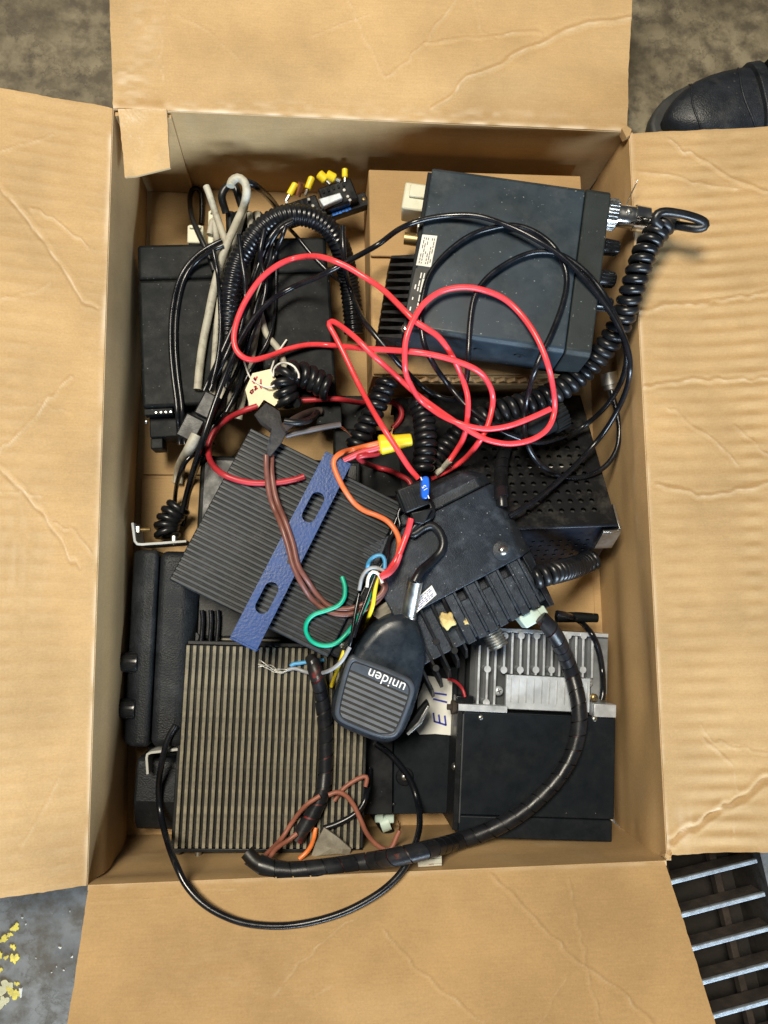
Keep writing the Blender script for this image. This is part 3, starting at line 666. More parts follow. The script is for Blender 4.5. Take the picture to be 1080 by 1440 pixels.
hs = bx('heat_sink', r, ALUD, hx0, hx1, hy0, hy1, .012, TS-.010, .0006)  # base colour darkened to stand for the shade between the fins
zt = TS
first = None
fxs = [674, 686, 697, 709, 720, 732, 743, 754, 765, 776, 787, 798, 810, 820, 833]
ylow = F.t(760, 950, zt)[1]
for i, fx_ in enumerate(fxs):
    x = F.t(fx_, 930, zt)[0]
    ya = hy0+.001 if i < 3 else ylow
    yb = (F.t(680, 908, zt)[1] if i < 3 else hy1-.004)
    fo = MB().box(-.0010, .0010, ya, yb, TS-.0102, zt).build('fin', ALU, r, .0002); fo.location = (x, 0, 0)
    if i % 2 == 1:
        for py_ in ((941, 988) if i < 2 else (894, 942)):
            y = F.t(fx_, py_, zt)[1]; cy('stud', fo, ALU, (0, y, TS-.010), (0, y, zt+.0003), .0031, n=16)
bx('sink_rail', r, ALU, F.t(672, 887, zt)[0], F.t(856, 887, zt)[0], hy1-.0035, hy1, TS-.0102, zt-.0004, .0003)
bx('sink_side', r, ALUP_, F.t(835, 930, zt)[0], hx1+.0006, hy0, hy1-.0036, TS-.0101, zt-.006, .0004)
px0, px1 = F.t(711, 980, zt)[0], F.t(829, 980, zt)[0]; py0, py1 = F.t(760, 999, zt)[1]+.0001, F.t(760, 951, zt)[1]
ALUP = M('satin_cover_plate', (.56, .61, .68), .45, metal=.4, bump=.3, bscale=1500, var=.15, dust=.3)
pl = bx('cover_plate', r, ALUP, px0, px1, max(py0, LY+.0006), py1, TS-.004, zt+.0012, .0005)
nb = 11
for i in range(nb):
    x = px0 + (px1-px0)*(i+.6)/nb
    bx('rib', pl, ALU, x-.0006, x+.0006, max(py0, LY+.0006)+.006, py1-.003, zt+.0012, zt+.0018, .0002)
bx('flange', r, ALU, F.t(645, 990)[0], px0-.0004, LY+.0004, LY+.0062, T-.010, T-.0005, .0004)
bx('flange', r, ALU, px1+.001, LX+.0005, LY+.0004, LY+.0118, T-.014, T-.0003, .0006)
for px_, py_ in ((676, 1009), (836, 1011)): screw(r, (*F.t(px_, py_), T), .0024, STEEL)
for px_, py_ in ((702, 972), (829, 960)): screw(r, (*F.t(px_, py_, TS), TS-.003), .0042, ALU)
for px_ in (839, 853): screw(r, (*F.t(px_, 982), T-.006), .0034, BRASS)
for px_ in (797, 838): screw(r, (*F.t(px_, 1144), T-.0004), .0012, BLKG)
screw(r, (-.0028, F.t(636, 1080)[1], T-.006), .0032, STEEL, (-1, 0, .6))
kb = MB().lathe((-.011, F.t(636, 996)[1], T-.008), (-.0032, F.t(636, 996)[1], T-.008), [(0, .0026), (.45, .0026), (.48, .0062), (.7, .0062), (1, .0055)], 22).build('thumb_screw', RUST_SHADE, r)
bx('cable_clamp', r, BLKG, F.t(652, 980)[0]-.006, F.t(668, 980)[0], LY+.0064, LY+.013, T-.016, T-.004, .001)
x0 = F.t(650, 900, TS)[0]
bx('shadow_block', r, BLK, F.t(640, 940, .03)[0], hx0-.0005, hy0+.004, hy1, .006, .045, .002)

# ------------------------------------------------------------------ standing speaker boxes along the left wall
F = Frame('desk_speaker', 'tall black moulded speaker with two knobs standing against the left wall', 'speaker', (177, 1052, .078), (264, 1052, .078), (169, 772, .078), .072)
r = F.e; LX, LY, T = F.LX, F.LY, F.T
xm = F.t(217, 900)[0]
def shell(name, mat, prof, y0, y1, par, bev):
    return MB().rings([[(x, y, z) for x, z in prof] for y in (y0, y1)]).build(name, mat, par, bev, 4)
MOUL = M('black_pebbled_plastic', (.012, .014, .017), .48, bump=.9, bscale=700, var=.25, dust=.25, dcol=(.13,.14,.16), dscale=25, spec=0.2)
shell('front_shell', MOUL, [(xm-.0004, 0), (xm-.0004, T), (.004, T-.002), (-.006, T-.014), (-.007, .004), (-.005, 0)], -.0002, LY, r, .010)
shell('rear_shell', MOUL, [(xm+.0004, 0), (LX-.004, 0), (LX, .006), (LX+.002, T-.012), (LX-.006, T-.001), (xm+.0004, T-.0005)], 0, LY-.0006, r, .009)
for py_ in (931, 996):
    y = F.t(180, py_, T-.010)[1]
    k = MB().lathe((.006, y, T-.008), (-.012, y, T-.010), [(0, .0095), (.08, .0098), (.55, .0088), (1, .0070)], 22).build('knob', BLKG, r)
    m = MB()
    for j in range(16):
        a = 2*math.pi*j/16; m.cyl((.004, y+.0094*math.cos(a), T-.008+.0094*math.sin(a)), (-.011, y+.0070*math.cos(a), T-.010+.0070*math.sin(a)), .0008, n=6)
    m.build('grip', BLKG, k)
F = Frame('small_speaker', 'small squat black plastic speaker in the near left corner of the carton', 'speaker', (186, 1176, .058), (262, 1178, .058), (184, 1066, .058), .052)
r = F.e; LX, LY, T = F.LX, F.LY, F.T
yb_ = F.t(190, 1130)[1]
MB().rings([[(x, y, z) for y, z in ((0, 0), (LY, 0), (LY, T-.004), (LY-.004, T-.001), (LY*.45, T), (0.006, T-.014), (0, T-.022))] for x in (-.002, LX)]).build('shell', MOUL, r, .004, 4)
bx('back_ridge', r, MOUL, .004, LX-.002, LY, LY+.010, .006, T-.012, .002)
ZINC = M('dull_zinc', (.42, .42, .40), .65, metal=.2, var=.2, spec=.3)
# bright zinc U brackets seen edge on
def bracket(name, label, legs, z, depth, par=None):
    m = MB(); q = [P(x, y, z) for x, y in legs]; t = .0022
    ring0 = []; ring1 = []
    for i, p in enumerate(q):
        d0 = (q[i]-q[i-1]).normalized() if i else (q[1]-q[0]).normalized(); d1 = (q[i+1]-q[i]).normalized() if i < len(q)-1 else d0
        nrm = ((Vector((-d0.y, d0.x, 0))+Vector((-d1.y, d1.x, 0)))/2).normalized(); ring0.append(p+nrm*t/2); ring1.append(p-nrm*t/2)
    n = len(q); vs = [(p.x, p.y, z) for p in ring0+ring1] + [(p.x, p.y, z-depth) for p in ring0+ring1]; fs = []
    for i in range(n-1):
        fs += [(i, i+1, n+i+1, n+i), (2*n+i, 3*n+i, 3*n+i+1, 2*n+i+1), (i, 2*n+i, 2*n+i+1, i+1), (n+i, n+i+1, 3*n+i+1, 3*n+i)]
    fs += [(0, n, 3*n, 2*n), (n-1, 3*n-1, 4*n-1, 2*n-1)]
    e_ = bpy.data.objects.new(name, None); col.objects.link(e_); base = q[0].copy(); e_.location = (base.x, base.y, z-depth)
    m.add([Vector(v)-Vector((base.x, base.y, z-depth)) for v in vs], fs).build('strip', ZINC, e_, .0003)
    tag(e_, label, 'bracket', 'zinc brackets at the left wall'); return e_, q, base
b1, q1, bs1 = bracket('mounting_bracket', 'pale zinc bracket with a bolt standing behind the tall black speaker', [(186, 735), (188.5, 755), (189.5, 761), (193, 765), (200, 765.5), (262, 761)], .074, .034)
pb = P(245, 757, .066) - Vector((bs1.x, bs1.y, .040)); 
cy('bolt', b1, STEEL, pb + Vector((0, .002, 0)), pb + Vector((0, -.006, 0)), .0028, n=12)
pb2 = P(192, 745, .064) - Vector((bs1.x, bs1.y, .040)); cy('wing_bolt', b1, BRASS, pb2, pb2 + Vector((.012, 0, 0)), .0018, n=12); cy('nut', b1, STEEL, pb2, pb2+Vector((.003, 0, 0)), .005, n=6)
b2, q2_, bs2 = bracket('mounting_bracket', 'pale zinc bracket on the small squat black speaker', [(207.5, 1089), (206, 1066), (207, 1061), (212, 1058.5), (250, 1054)], .073, .030)

F = Frame('dark_filler_case', 'plain black filler case added to darken the gap beneath the ribbed amplifier', 'metal box', (268, 900, .060), (500, 905, .060), (290, 640, .060), .054)  # added black filler: keeps the gap under the amplifier dark
bx('body', F.e, BLKM, 0, F.LX, 0, F.LY, 0, F.T, .002); bx('lid_seam', F.e, BLK, .004, F.LX-.004, .004, F.LY-.004, F.T, F.T+.001, .0004)
F = Frame('dark_filler_box', 'low black filler box added to darken the gap under the coiled cords behind the yellow wire nut', 'metal box', (470, 700, .046), (574, 700, .046), (478, 604, .046), .040)  # added black filler: covers bright cardboard so the space under the coils reads dark
bx('body', F.e, BLKM, 0, F.LX, 0, F.LY, 0, F.T, .002); bx('rear_block', F.e, BLKM, F.LX*.0, F.LX*.55, F.LY+.0004, F.LY+.035, 0, F.T-.006, .002)
# ------------------------------------------------------------------ dusty ribbed amplifier (near left)
ZD = .076
F = Frame('dusty_amplifier', 'dust-caked ribbed black amplifier lying by the near wall under a wrapped cable', 'amplifier', (239, 1194, ZD), (511, 1195, ZD), (262, 906, ZD), ZD-.0055)
r = F.e; LX, LY, T = F.LX, F.LY, F.T
# top face narrows slightly towards the far side: ribs keep parallel
bx('body', r, GROOVE, 0, LX, 0, LY-.0005, .004, T-.0030, .0008)
bx('base_plate', r, BLK, .004, LX-.004, .004, LY-.004, 0, .0045, .0004)
nr = 28; pt = (LX-.004)/nr
rb = None
for i in range(nr):
    me_h = random.Random(i).uniform(-.0002, .0002)
    if rb is None:
        rb = MB().box(-pt*.25, pt*.25, .0004, LY-.0008, T-.0032, T).build('rib', DUSTY, r, .0004); o = rb
    else: o = clone(rb, (0, 0, 0))
    o.location = (.002+pt*(i+.5), 0, me_h)
bx('end_plate', r, BLK, .0, LX, LY-.0002, LY+.0032, .006, T-.002, .0006)
bx('end_plate', r, BLK, .0, LX, -.0034, -.0002, .006, T-.0022, .0006)
screw(r, (.0055, -.004, T-.008), .0028, RUST_SHADE); screw(r, (F.t(277, 1197)[0], -.0045, T-.008), .0032, STEEL)
cy('terminal', r, STEEL, (F.t(277, 1197)[0], -.003, T-.008), (F.t(277, 1197)[0], -.009, T-.008), .0028, n=14)
bx('mount_ear', r, TAPEG, LX*.43, LX*.53, -.0115, -.0036, T-.022, T-.010, .001)
bx('mount_ear', r, TAPEG, LX*.18, LX*.52, LY+.0034, LY+.009, T-.03, T-.016, .001)
cy('post', r, BLK, (.008, LY+.006, T-.035), (.008, LY+.006, T-.010), .004, n=16)

# ------------------------------------------------------------------ ribbed amplifier with blue bracket (centre)
ZR = .122; TR = .044
F = Frame('ribbed_amplifier', 'charcoal ribbed amplifier with a blue slotted bracket across its top', 'amplifier', (237, 815, ZR), (461, 925, ZR), (313, 581, ZR-.004), TR)
r = F.e; LX, LY, T = F.LX, F.LY, F.T
bx('body', r, AMP, 0, LX, 0, LY, .003, T-.0016, .0012)
bx('base_plate', r, BLK, .003, LX-.003, .003, LY-.003, 0, .0035, .0004)
nr = 32; pt = LY/nr; rb = None
for i in range(nr):
    if rb is None: rb = MB().box(.0006, LX-.0006, -pt*.30, pt*.30, T-.0017, T).build('rib', AMPR, r, .0005); o = rb
    else: o = clone(rb, (0, 0, 0))
    o.location = (0, pt*(i+.5), 0)
bx('end_plate', r, BLKG, LX+.0002, LX+.0115, .003, LY-.004, .004, T-.005, .002)
for k, (yy) in enumerate((.93, .66, .60, .10)):
    screw(r, (LX+.006, LY*yy, T-.005), .0028, STEEL)
m = MB()
for k in range(9):
    y = LY*(.36+.052*k); m.box(LX+.0116, LX+.0145, y, y+.004, T-.022, T-.010)
m.build('terminal_block', BLKG, r, .0006)
# blue bracket with two slots: strip mesh with stadium holes
hB = T+.0105
c4 = [F.t(x, y, hB) for x, y in ((337, 901), (380, 910), (483, 650), (439, 634))]
bxs = sum(p[0] for p in c4)/4; wB = ((Vector(c4[1])-Vector(c4[0])).length + (Vector(c4[2])-Vector(c4[3])).length)/2
yA = min(c4[0][1], c4[1][1]); yB = max(c4[2][1], c4[3][1])
def slotted(x0, x1, y0, y1, z0, z1, slots, sw, sh_):
    """strip with stadium slots, built row by row: columns x0 | slot edge | slot edge | x1"""
    cx = (x0+x1)/2; rr_ = sw/2; rows = [(y0, None), (y1, None)]
    for c in slots:
        half = sh_/2-rr_
        for k in range(0, 9):
            a = math.pi/2*k/8
            for sg in (-1, 1): rows.append((c+sg*(half+rr_*math.sin(a)), rr_*math.cos(a) if k < 8 else 0.0))
    rows.sort(key=lambda q: q[0]); m = MB(); vs = []
    for y, w_ in rows:
        w_ = w_ or 0.0
        for z in (z0, z1): vs += [(x0, y, z), (cx-w_-1e-5, y, z), (cx+w_+1e-5, y, z), (x1, y, z)]
    fs = []; n = len(rows)
    for i in range(n-1):
        a, b_ = i*8, (i+1)*8; ym = (rows[i][0]+rows[i+1][0])/2; ins = any(abs(ym-c) < sh_/2 for c in slots)
        for o_ in (0, 4):
            for k in (0, 1, 2):
                if k == 1 and ins: continue
                fs.append((a+o_+k, a+o_+k+1, b_+o_+k+1, b_+o_+k))
        fs += [(a, b_, b_+4, a+4), (a+3, a+7, b_+7, b_+3)]
        if ins: fs += [(a+1, a+5, b_+5, b_+1), (a+2, b_+2, b_+6, a+6)]
    for a in (0, (n-1)*8): fs += [(a+k, a+k+1, a+k+5, a+k+4) for k in range(3)]
    m.v = vs; m.f = fs; return m
sl = [F.t(386, 846, hB)[1], F.t(434, 710, hB)[1]]
wB *= .9
bk = slotted(-wB/2, wB/2, yA, yB, hB-.002, hB, sl, .0115, .027).build('mounting_bracket', BLUE, r)
bk.location.x = bxs; bk['label'] = 'blue hammered enamel bracket strip with two slots'
skew = math.atan2((c4[2][0]+c4[3][0]-c4[0][0]-c4[1][0])/2, (c4[2][1]+c4[3][1]-c4[0][1]-c4[1][1])/2)
bk.rotation_euler.z = 0
bx('bracket_leg', bk, BLUE, -wB/2, wB/2, yB, yB+.002, .006, hB-.0005, .0004)
bx('bracket_leg', bk, BLUE, -wB/2, wB/2, yA-.002, yA, .006, hB-.0005, .0004)
MB().cyl((0.003, sl[0]+.034, hB-.0005), (0.003, sl[0]+.034, hB+.0004), .0022, n=12).build('worn_stamp', BLK, bk)

# ------------------------------------------------------------------ finned blue-black radio (centre right)
ZX = .118
F = Frame('finned_radio', 'blue-black cast radio with heat sink fins lying beside the microphone', 'radio', (558, 875, ZX), (735, 782, ZX), (506, 773, ZX), .052)
r = F.e; LX, LY, T = F.LX, F.LY, F.T
# top cover with sloping right shoulder
pr = [(0, .006), (LX+.014, .006), (LX+.013, T-.016), (LX+.001, T-.0012), (LX-.002, T), (0, T)]
MB().rings([[(x, y, z) for x, z in pr] for y in (0, LY)]).build('case', CASED, r, .0012, 3)
ye = LY + .020
pr2 = [(0, .008), (LX+.010, .008), (LX+.008, T-.014), (LX-.003, T-.003), (0, T-.003)]
pr3 = [(0, .014), (LX+.002, .014), (LX, T-.024), (LX-.010, T-.010), (0, T-.010)]
MB().rings([[(x, LY+.0006, z) for x, z in pr2], [(x, LY+.010, z) for x, z in pr2], [(x, ye, z) for x, z in pr3]]).build('front_bezel', CASED, r, .0018, 3)
bx('base_tray', r, CASEE, .002, LX, .002, LY-.002, 0, .007, .0005)
# raised screw boss
x, y = F.t(707, 774); bo = MB().lathe((x, y, T-.0006), (x, y, T+.0010), [(0, .0085), (.5, .0085), (1, .0065)], 28).build('screw_boss', CASED, r); screw(bo, (x, y, T+.0014), .0042, STEEL)
# heat sink: 12 fins running away from the cover
nf = 12; pt = (LX+.004)/nf
yz = F.t(765, 852, T)[1]                      # outer end of the short fins
bx('sink_base', r, CASED, 0, LX+.006, yz+.002, -.0004, .010, T-.014, .0008)
for i in range(nf):
    x = LX - .001 - pt*(i+.3)
    long_ = i > 6
    ylo = yz - (.014 + .004*(i-7) if long_ else 0)
    top = T-.0006 if not long_ else T-.004
    fo = MB().hexa([(x-.0016, ylo, .012), (x+.0016, ylo, .012), (x+.0016, -.0002, .012), (x-.0016, -.0002, .012)],
                   [(x-.0011, ylo+(.004 if not long_ else .010), top-(.0 if not long_ else .012)), (x+.0011, ylo+(.004 if not long_ else .010), top-(.0 if not long_ else .012)), (x+.0011, -.0002, top), (x-.0011, -.0002, top)]).build('fin', CASED if not long_ else FINB, r, .0004)
    if i < 7:
        wd = pt*.74
        MB().box(x-pt*.5-wd/2, x-pt*.5+wd/2, ylo+.001, (-.010 if i % 2 else -.0006), T-.0130, T-.0014).build('land', CASED, fo, .0006)
    yb2 = ylo*(.45 if i % 2 else .7); cy('stud', fo, CASED if not long_ else FINB, (x, yb2, T-.02), (x, yb2, top-.0015 if not long_ else top-.006), .0028, n=14)
# side wing beyond the fins
MB().hexa([(LX+.004, yz-.008, .010), (LX+.0135, yz-.008, .010), (LX+.014, -.0004, .008), (LX+.004, -.0004, .008)], [(LX+.0035, yz-.004, T-.010), (LX+.010, yz-.006, T-.018), (LX+.0125, -.0004, T-.016), (LX+.0005, -.0004, T-.002)]).build('side_wing', CASED, r, .001)
# antenna socket, white connector
xa, ya = F.t(690, 890, T-.028); sk = MB().lathe((xa, yz+.004, T-.024), (xa, yz-.016, T-.024), [(0, .0085), (1, .0085)], 26).build('antenna_socket', STEEL, r)
for k in range(6): MB().lathe((xa, yz-.001-.0024*k, T-.024), (xa, yz-.0024-.0024*k, T-.024), [(0, .0084), (.5, .0093), (1, .0084)], 26).build('thread', STEEL, sk)
q = [F.t(x, y, T-.008) for x, y in ((728, 868), (757, 852), (770, 868), (741, 884))]
wc = MB().prism(q, T-.024, T-.008).build('power_plug', PALEG, r, .0012)
q = [F.t(x, y, T-.007) for x, y in ((755, 856), (764, 851), (771, 862), (763, 869))]; MB().prism(q, T-.022, T-.006).build('latch', PALEG, wc, .001)
# sticker and dried foam
q = [(579, 848), (607, 823), (614, 836), (581, 866)]
sticker(F, r, q, T+.0002, PAPER); printlines(r, F, [(580, 849), (607, 825), (613, 836), (582, 864)], 5, INKB, 8, T+.0008)
def blob(name, par, c3, rad, mat, seed, sq=.6):
    rr = random.Random(seed); bm = bmesh.new(); bmesh.ops.create_icosphere(bm, subdivisions=3, radius=rad)
    for v in bm.verts:
        k = 1+.22*math.sin(9*v.co.x/rad*.5+seed)*math.cos(7*v.co.y/rad*.5)+rr.uniform(-.12, .12); v.co *= k; v.co.z *= sq; v.co += Vector(c3)
    m = MB(); m.v = [tuple(v.co) for v in bm.verts]; bm.verts.index_update(); m.f = [tuple(v.index for v in f.verts) for f in bm.faces]; bm.free(); return m.build(name, mat, par, smooth=70)
for (px_, py_, rr_, sd) in ((630, 873, .0065, 1), (624, 868, .004, 4), (655, 875, .0035, 2)):
    x, y = F.t(px_, py_, T-.003); blob('foam_scrap', r, (x, y, T-.003), rr_, FOAM, sd)

# ------------------------------------------------------------------ microphone
F = Frame('handheld_microphone', 'charcoal handheld radio microphone with slatted grille lying face up on the amplifier', 'microphone', (466, 1009, .114), (567, 1052, .114), (532, 853, .126), .036)
r = F.e; T = F.T; mic = F
out = [(541, 864), (552, 860), (565, 859), (577, 863), (587, 873), (593, 888), (597, 905), (598, 922), (595, 945), (588, 973), (579, 1002), (567, 1028), (556, 1039), (543, 1043), (528, 1041), (505, 1032), (484, 1023), (471, 1013), (466, 1002), (467, 985), (472, 966), (480, 946), (490, 926), (500, 907), (513, 889), (528, 873)]
o0 = [Vector(p) for p in F.poly(out, T*.55)]
cen = sum(o0, Vector((0, 0)))/len(o0)
def sub(pts, n=3):                         # closed Catmull-Rom
    res = []; N = len(pts)
    for i in range(N):
        a, b_, c_, d = pts[i-1], pts[i], pts[(i+1) % N], pts[(i+2) % N]
        for k in range(n):
            t = k/n; res.append(.5*((2*b_)+(c_-a)*t+(2*a-5*b_+4*c_-d)*t*t+(3*b_-a-3*c_+d)*t**3))
    return res
o0 = sub(o0)
def ringz(s, z, pts=None, c0=None): return [((p-(c0 or cen))*s+(c0 or cen)).to_3d() + Vector((0, 0, z)) for p in (pts or o0)]
MB().rings([ringz(.90, 0), ringz(.965, .002), ringz(.99, .007), ringz(1, .014), ringz(1, .021), ringz(.975, .027), ringz(.93, .0315), ringz(.86, .0338), ringz(.72, .0346), ringz(.4, .0348)]).build('body', MICB, r, smooth=60)
gq = [(494, 922), (505, 925), (540, 938), (572, 952), (581, 960), (583, 972), (576, 995), (564, 1025), (556, 1036), (544, 1038), (528, 1036), (500, 1025), (480, 1016), (472, 1008), (471, 996), (477, 968), (487, 932)]
g0 = sub([Vector(p) for p in F.poly(gq, T+.001)], 3); gc = sum(g0, Vector((0, 0)))/len(g0)
def gr_(s, z): return ringz(s, z, g0, gc)
MB().rings([gr_(1.0, T-.008), gr_(1.0, T+.0005), gr_(.97, T+.0025), gr_(.90, T+.0030), gr_(.875, T+.0022), gr_(.865, T+.0006)], cap=False).build('grille_frame', MICF, r, smooth=60)
MB().rings([gr_(.885, T-.006), gr_(.885, T+.0002)]).build('grille_recess', INKK, r)
# slats across, clipped to the recess outline
def span(y, pts):
    xs = []
    for i in range(len(pts)):
        a, b_ = pts[i], pts[(i+1) % len(pts)]
        if (a.y-y)*(b_.y-y) < 0: xs.append(a.x+(b_.x-a.x)*(y-a.y)/(b_.y-a.y))
    return (min(xs), max(xs)) if len(xs) >= 2 else None
inn = [((p-gc)*.855+gc) for p in g0]
ymin, ymax = min(p.y for p in inn), max(p.y for p in inn)
ns = 8; plate = .20*(ymax-ymin); ph = (ymax-ymin-plate)/ns
def clipband(ya, yb2, z0, z1, name, mat, par, bev):
    n = 6; L_, R_ = [], []
    for k in range(n+1):
        y = ya+(yb2-ya)*k/n; s_ = span(min(max(y, ymin+2e-4), ymax-2e-4), inn)
        if s_: L_.append((s_[0], y)); R_.append((s_[1], y))
    if len(L_) < 2: return
    return MB().prism(R_+L_[::-1], z0, z1).build(name, mat, par, bev)
clipband(ymax-plate+.0008, ymax-.0008, T, T+.0022, 'name_plate', MICF, r, .0003)
for k in range(ns):
    clipband(ymin+ph*k+ph*.22, ymin+ph*(k+1)-ph*.16, T-.001, T+.0024, 'slat', MICS, r, .0005)
yt = ymax-plate/2; xt = gc.x + .003
text_mesh('lettering', 'uniden', WPRN, r, .0122, Matrix.Translation((xt, yt, T+.0024)) @ Matrix.Rotation(math.pi, 4, 'Z'), .00025, 1.02)
ctx = Vector(F.t(567, 866, T*.7)); 
MB().lathe((*F.t(573, 872, .022), .022), (*F.t(584, 816, .034), .034), [(0, .0072), (.15, .0072), (.16, .0066), (1, .0064)], 26).build('strain_relief', STEEL, r)
hk = [F.t(x, y, .016) for x, y in ((590, 998), (601, 986), (604, 990), (598, 1006), (583, 1030), (570, 1026))]
MB().prism(hk, .006, .016).build('hang_button', BLKM, r, .0008)
hs_ = [F.t(x, y, .0165) for x, y in ((601, 992), (605, 993), (592, 1018), (574, 1034), (571, 1031), (588, 1015))]
MB().prism(hs_, .004, .0175).build('hang_clip', STEEL, r, .0004)

# ------------------------------------------------------------------ fuse block by the far wall
F = Frame('fuse_block', 'black fuse block with yellow crimp terminals and blue print by the far wall', 'fuse block', (404, 304, .070), (506, 270, .070), (397, 284, .070), .020)
r = F.e; T = F.T; LX, LY = F.LX, F.LY
bx('base_bar', r, BLK, LX*.34, LX*1.10, -.010, .004, 0, .010, .001)
m1 = bx('module', r, BLKG, LX*.50, LX*.96, -.006, LY+.002, .004, T, .0016)
m2 = bx('module', r, BLKG, 0, LX*.46, -.004, LY-.001, 0, T-.003, .0016)
MB().prism(F.poly([(448, 284), (478, 275), (482, 283), (455, 295)], T), T-.001, T+.006).build('grey_button', ALUP, r, .0010)
for i in range(5): bx('rib', m1, BLKM, LX*(.54+.07*i), LX*(.57+.07*i), LY*.66, LY*.9, T, T+.0014, .0003)
for i in range(4): bx('rib', m2, BLKM, LX*(.05+.09*i), LX*(.09+.09*i), LY*.5, LY*.85, T-.003, T-.0016, .0003)
for px_, py_ in ((484, 268), (489, 277), (492, 282), (434, 281), (440, 290), (403, 285)): x, y = F.t(px_, py_); cy('stud', r, STEEL, (x, y, T-.006), (x, y, T+.0012), .0014, n=10)
ang = 0
m = MB()
for k in range(6): m.box(LX*(.58+.045*k), LX*(.58+.045*k)+.0026, -.0094+.0006*(k % 2), -.0062, .0101, .0104)
m.box(LX*.58, LX*.66, -.0094, -.0084, .0101, .0105).box(LX*.74, LX*.84, -.0072, -.0062, .0101, .0105).build('blue_print', BPRN, r, smooth=0)
screw(r, (LX*1.05, -.003, .010), .0022, BRASS)
term = [((402, 283), (416, 258), .0046), ((429, 275), (439, 249), .0046), ((464, 259), (448, 244), .0062), ((478, 255), (459, 245), .0062), ((485, 256), (485, 237), .0040)]
for i, (a, b_, rr_) in enumerate(term):
    pa, pb_ = F.mi @ P(a[0], a[1], .070), F.mi @ P(b_[0], b_[1], .073)
    k = (pb_-pa)
    t_ = MB().lathe(pa+k*.35, pb_, [(0, rr_*.62), (.1, rr_*.72), (.9, rr_*.72), (1, rr_*.5)], 18).build('terminal_sleeve', YEL, r)
    cy('crimp', t_, STEEL, pa, pa+k*.40, rr_*.38, n=12)
pa, pb_ = F.mi @ P(418, 275, .066), F.mi @ P(424, 256, .074); cy('copper_lug', r, COPPER, pa, pb_, .0034, n=12)

# ------------------------------------------------------------------ cables: rest on whatever lies beneath them
def crom(pts, step=3.5):
    """open Catmull-Rom through pixel points (x, y[, zmin]) -> dense list (x, y, zmin)"""
    Q = [np.array((p[0], p[1], p[2] if len(p) > 2 else 0.0), float) for p in pts]
    res = []; n = len(Q)
    for i in range(n-1):
        a = Q[i-1] if i else 2*Q[0]-Q[1]; b_, c_ = Q[i], Q[i+1]; d = Q[i+2] if i+2 < n else 2*Q[-1]-Q[-2]
        k = max(2, int(np.linalg.norm((c_-b_)[:2])/step))
        for j in range(k):
            t = j/k; v = .5*((2*b_)+(c_-a)*t+(2*a-5*b_+4*c_-d)*t*t+(3*b_-a-3*c_+d)*t**3)
            if b_[2] == 0 and c_[2] == 0: v[2] = 0
            else: v[2] = b_[2]+(c_[2]-b_[2])*t
            res.append(v)
    res.append(Q[-1]); return res
def drape(pts, rad, win=26, lift=0.0, step=3.5, fixed=False):
    D = crom(pts, step); vl = bpy.context.view_layer; vl.update(); dg = bpy.context.evaluated_depsgraph_get()
    z = []
    for x, y, zm in D:
        if fixed: z.append(zm); continue
        ok, loc, *_ = sc.ray_cast(dg, CAM, ray(x, y)); zz = (loc.z if ok else .005) + rad*1.04 + lift
        z.append(max(zz, zm))
    z = np.array(z); n = len(z)
    if not fixed:
        k = max(1, int(win/step)); zp = np.pad(z, k, mode='edge')
        dil = np.array([zp[i:i+2*k+1].max() for i in range(n)])
        zp = np.pad(dil, k, mode='edge'); ker = np.hanning(2*k+3)[1:-1]; ker /= ker.sum()
        z = np.maximum(np.convolve(zp, ker, 'valid'), z)
        zp = np.pad(z, 2, mode='edge'); z = np.convolve(zp, [.1, .2, .4, .2, .1], 'valid')
    else:
        zp = np.pad(z, 4, mode='edge'); ker = np.hanning(11)[1:-1]; ker /= ker.sum(); z = np.convolve(zp, ker, 'valid')
    return [P(D[i][0], D[i][1], z[i]) for i in range(n)]
def frames(C):
    T_ = [(C[min(i+1, len(C)-1)]-C[max(i-1, 0)]).normalized() for i in range(len(C))]
    u = T_[0].orthogonal().normalized(); U = []
    for i, t in enumerate(T_):
        if i:
            ax = T_[i-1].cross(t)
            if ax.length > 1e-9: u = Quaternion(ax.normalized(), T_[i-1].angle(t)) @ u
        u = (u-t*u.dot(t)).normalized(); U.append((u, t.cross(u)))
    return T_, U
def tube(C, rad, n=10, radf=None):
    T_, U = frames(C); rg = []
    for i, p in enumerate(C):
        q = rad*(radf(i) if radf else 1); rg.append([p+(U[i][0]*math.cos(2*math.pi*k/n)+U[i][1]*math.sin(2*math.pi*k/n))*q for k in range(n)])
    return MB().rings(rg)
PX = 1640.0     # picture pixels per metre at cable height
def cable(name, label, pts, rpx, mat, cat='cable', win=26, lift=0, n=10, group=None, parent=None, fixed=False, z0=None):
    rad = rpx/PX; C = drape(pts, rad, win, lift, fixed=fixed)
    o = tube(C, rad, n).build(name, mat, parent, smooth=60)
    if label: tag(o, label, cat, group)
    o['_c'] = 0; del o['_c']
    return o, C
def resample(C, step):
    L_ = [0.0]
    for a, b_ in zip(C[:-1], C[1:]): L_.append(L_[-1]+(b_-a).length)
    N = max(2, int(L_[-1]/step)); A = np.array([tuple(c_) for c_ in C]); s_ = np.linspace(0, L_[-1], N)
    return [Vector((np.interp(t, L_, A[:, 0]), np.interp(t, L_, A[:, 1]), np.interp(t, L_, A[:, 2]))) for t in s_], L_[-1]
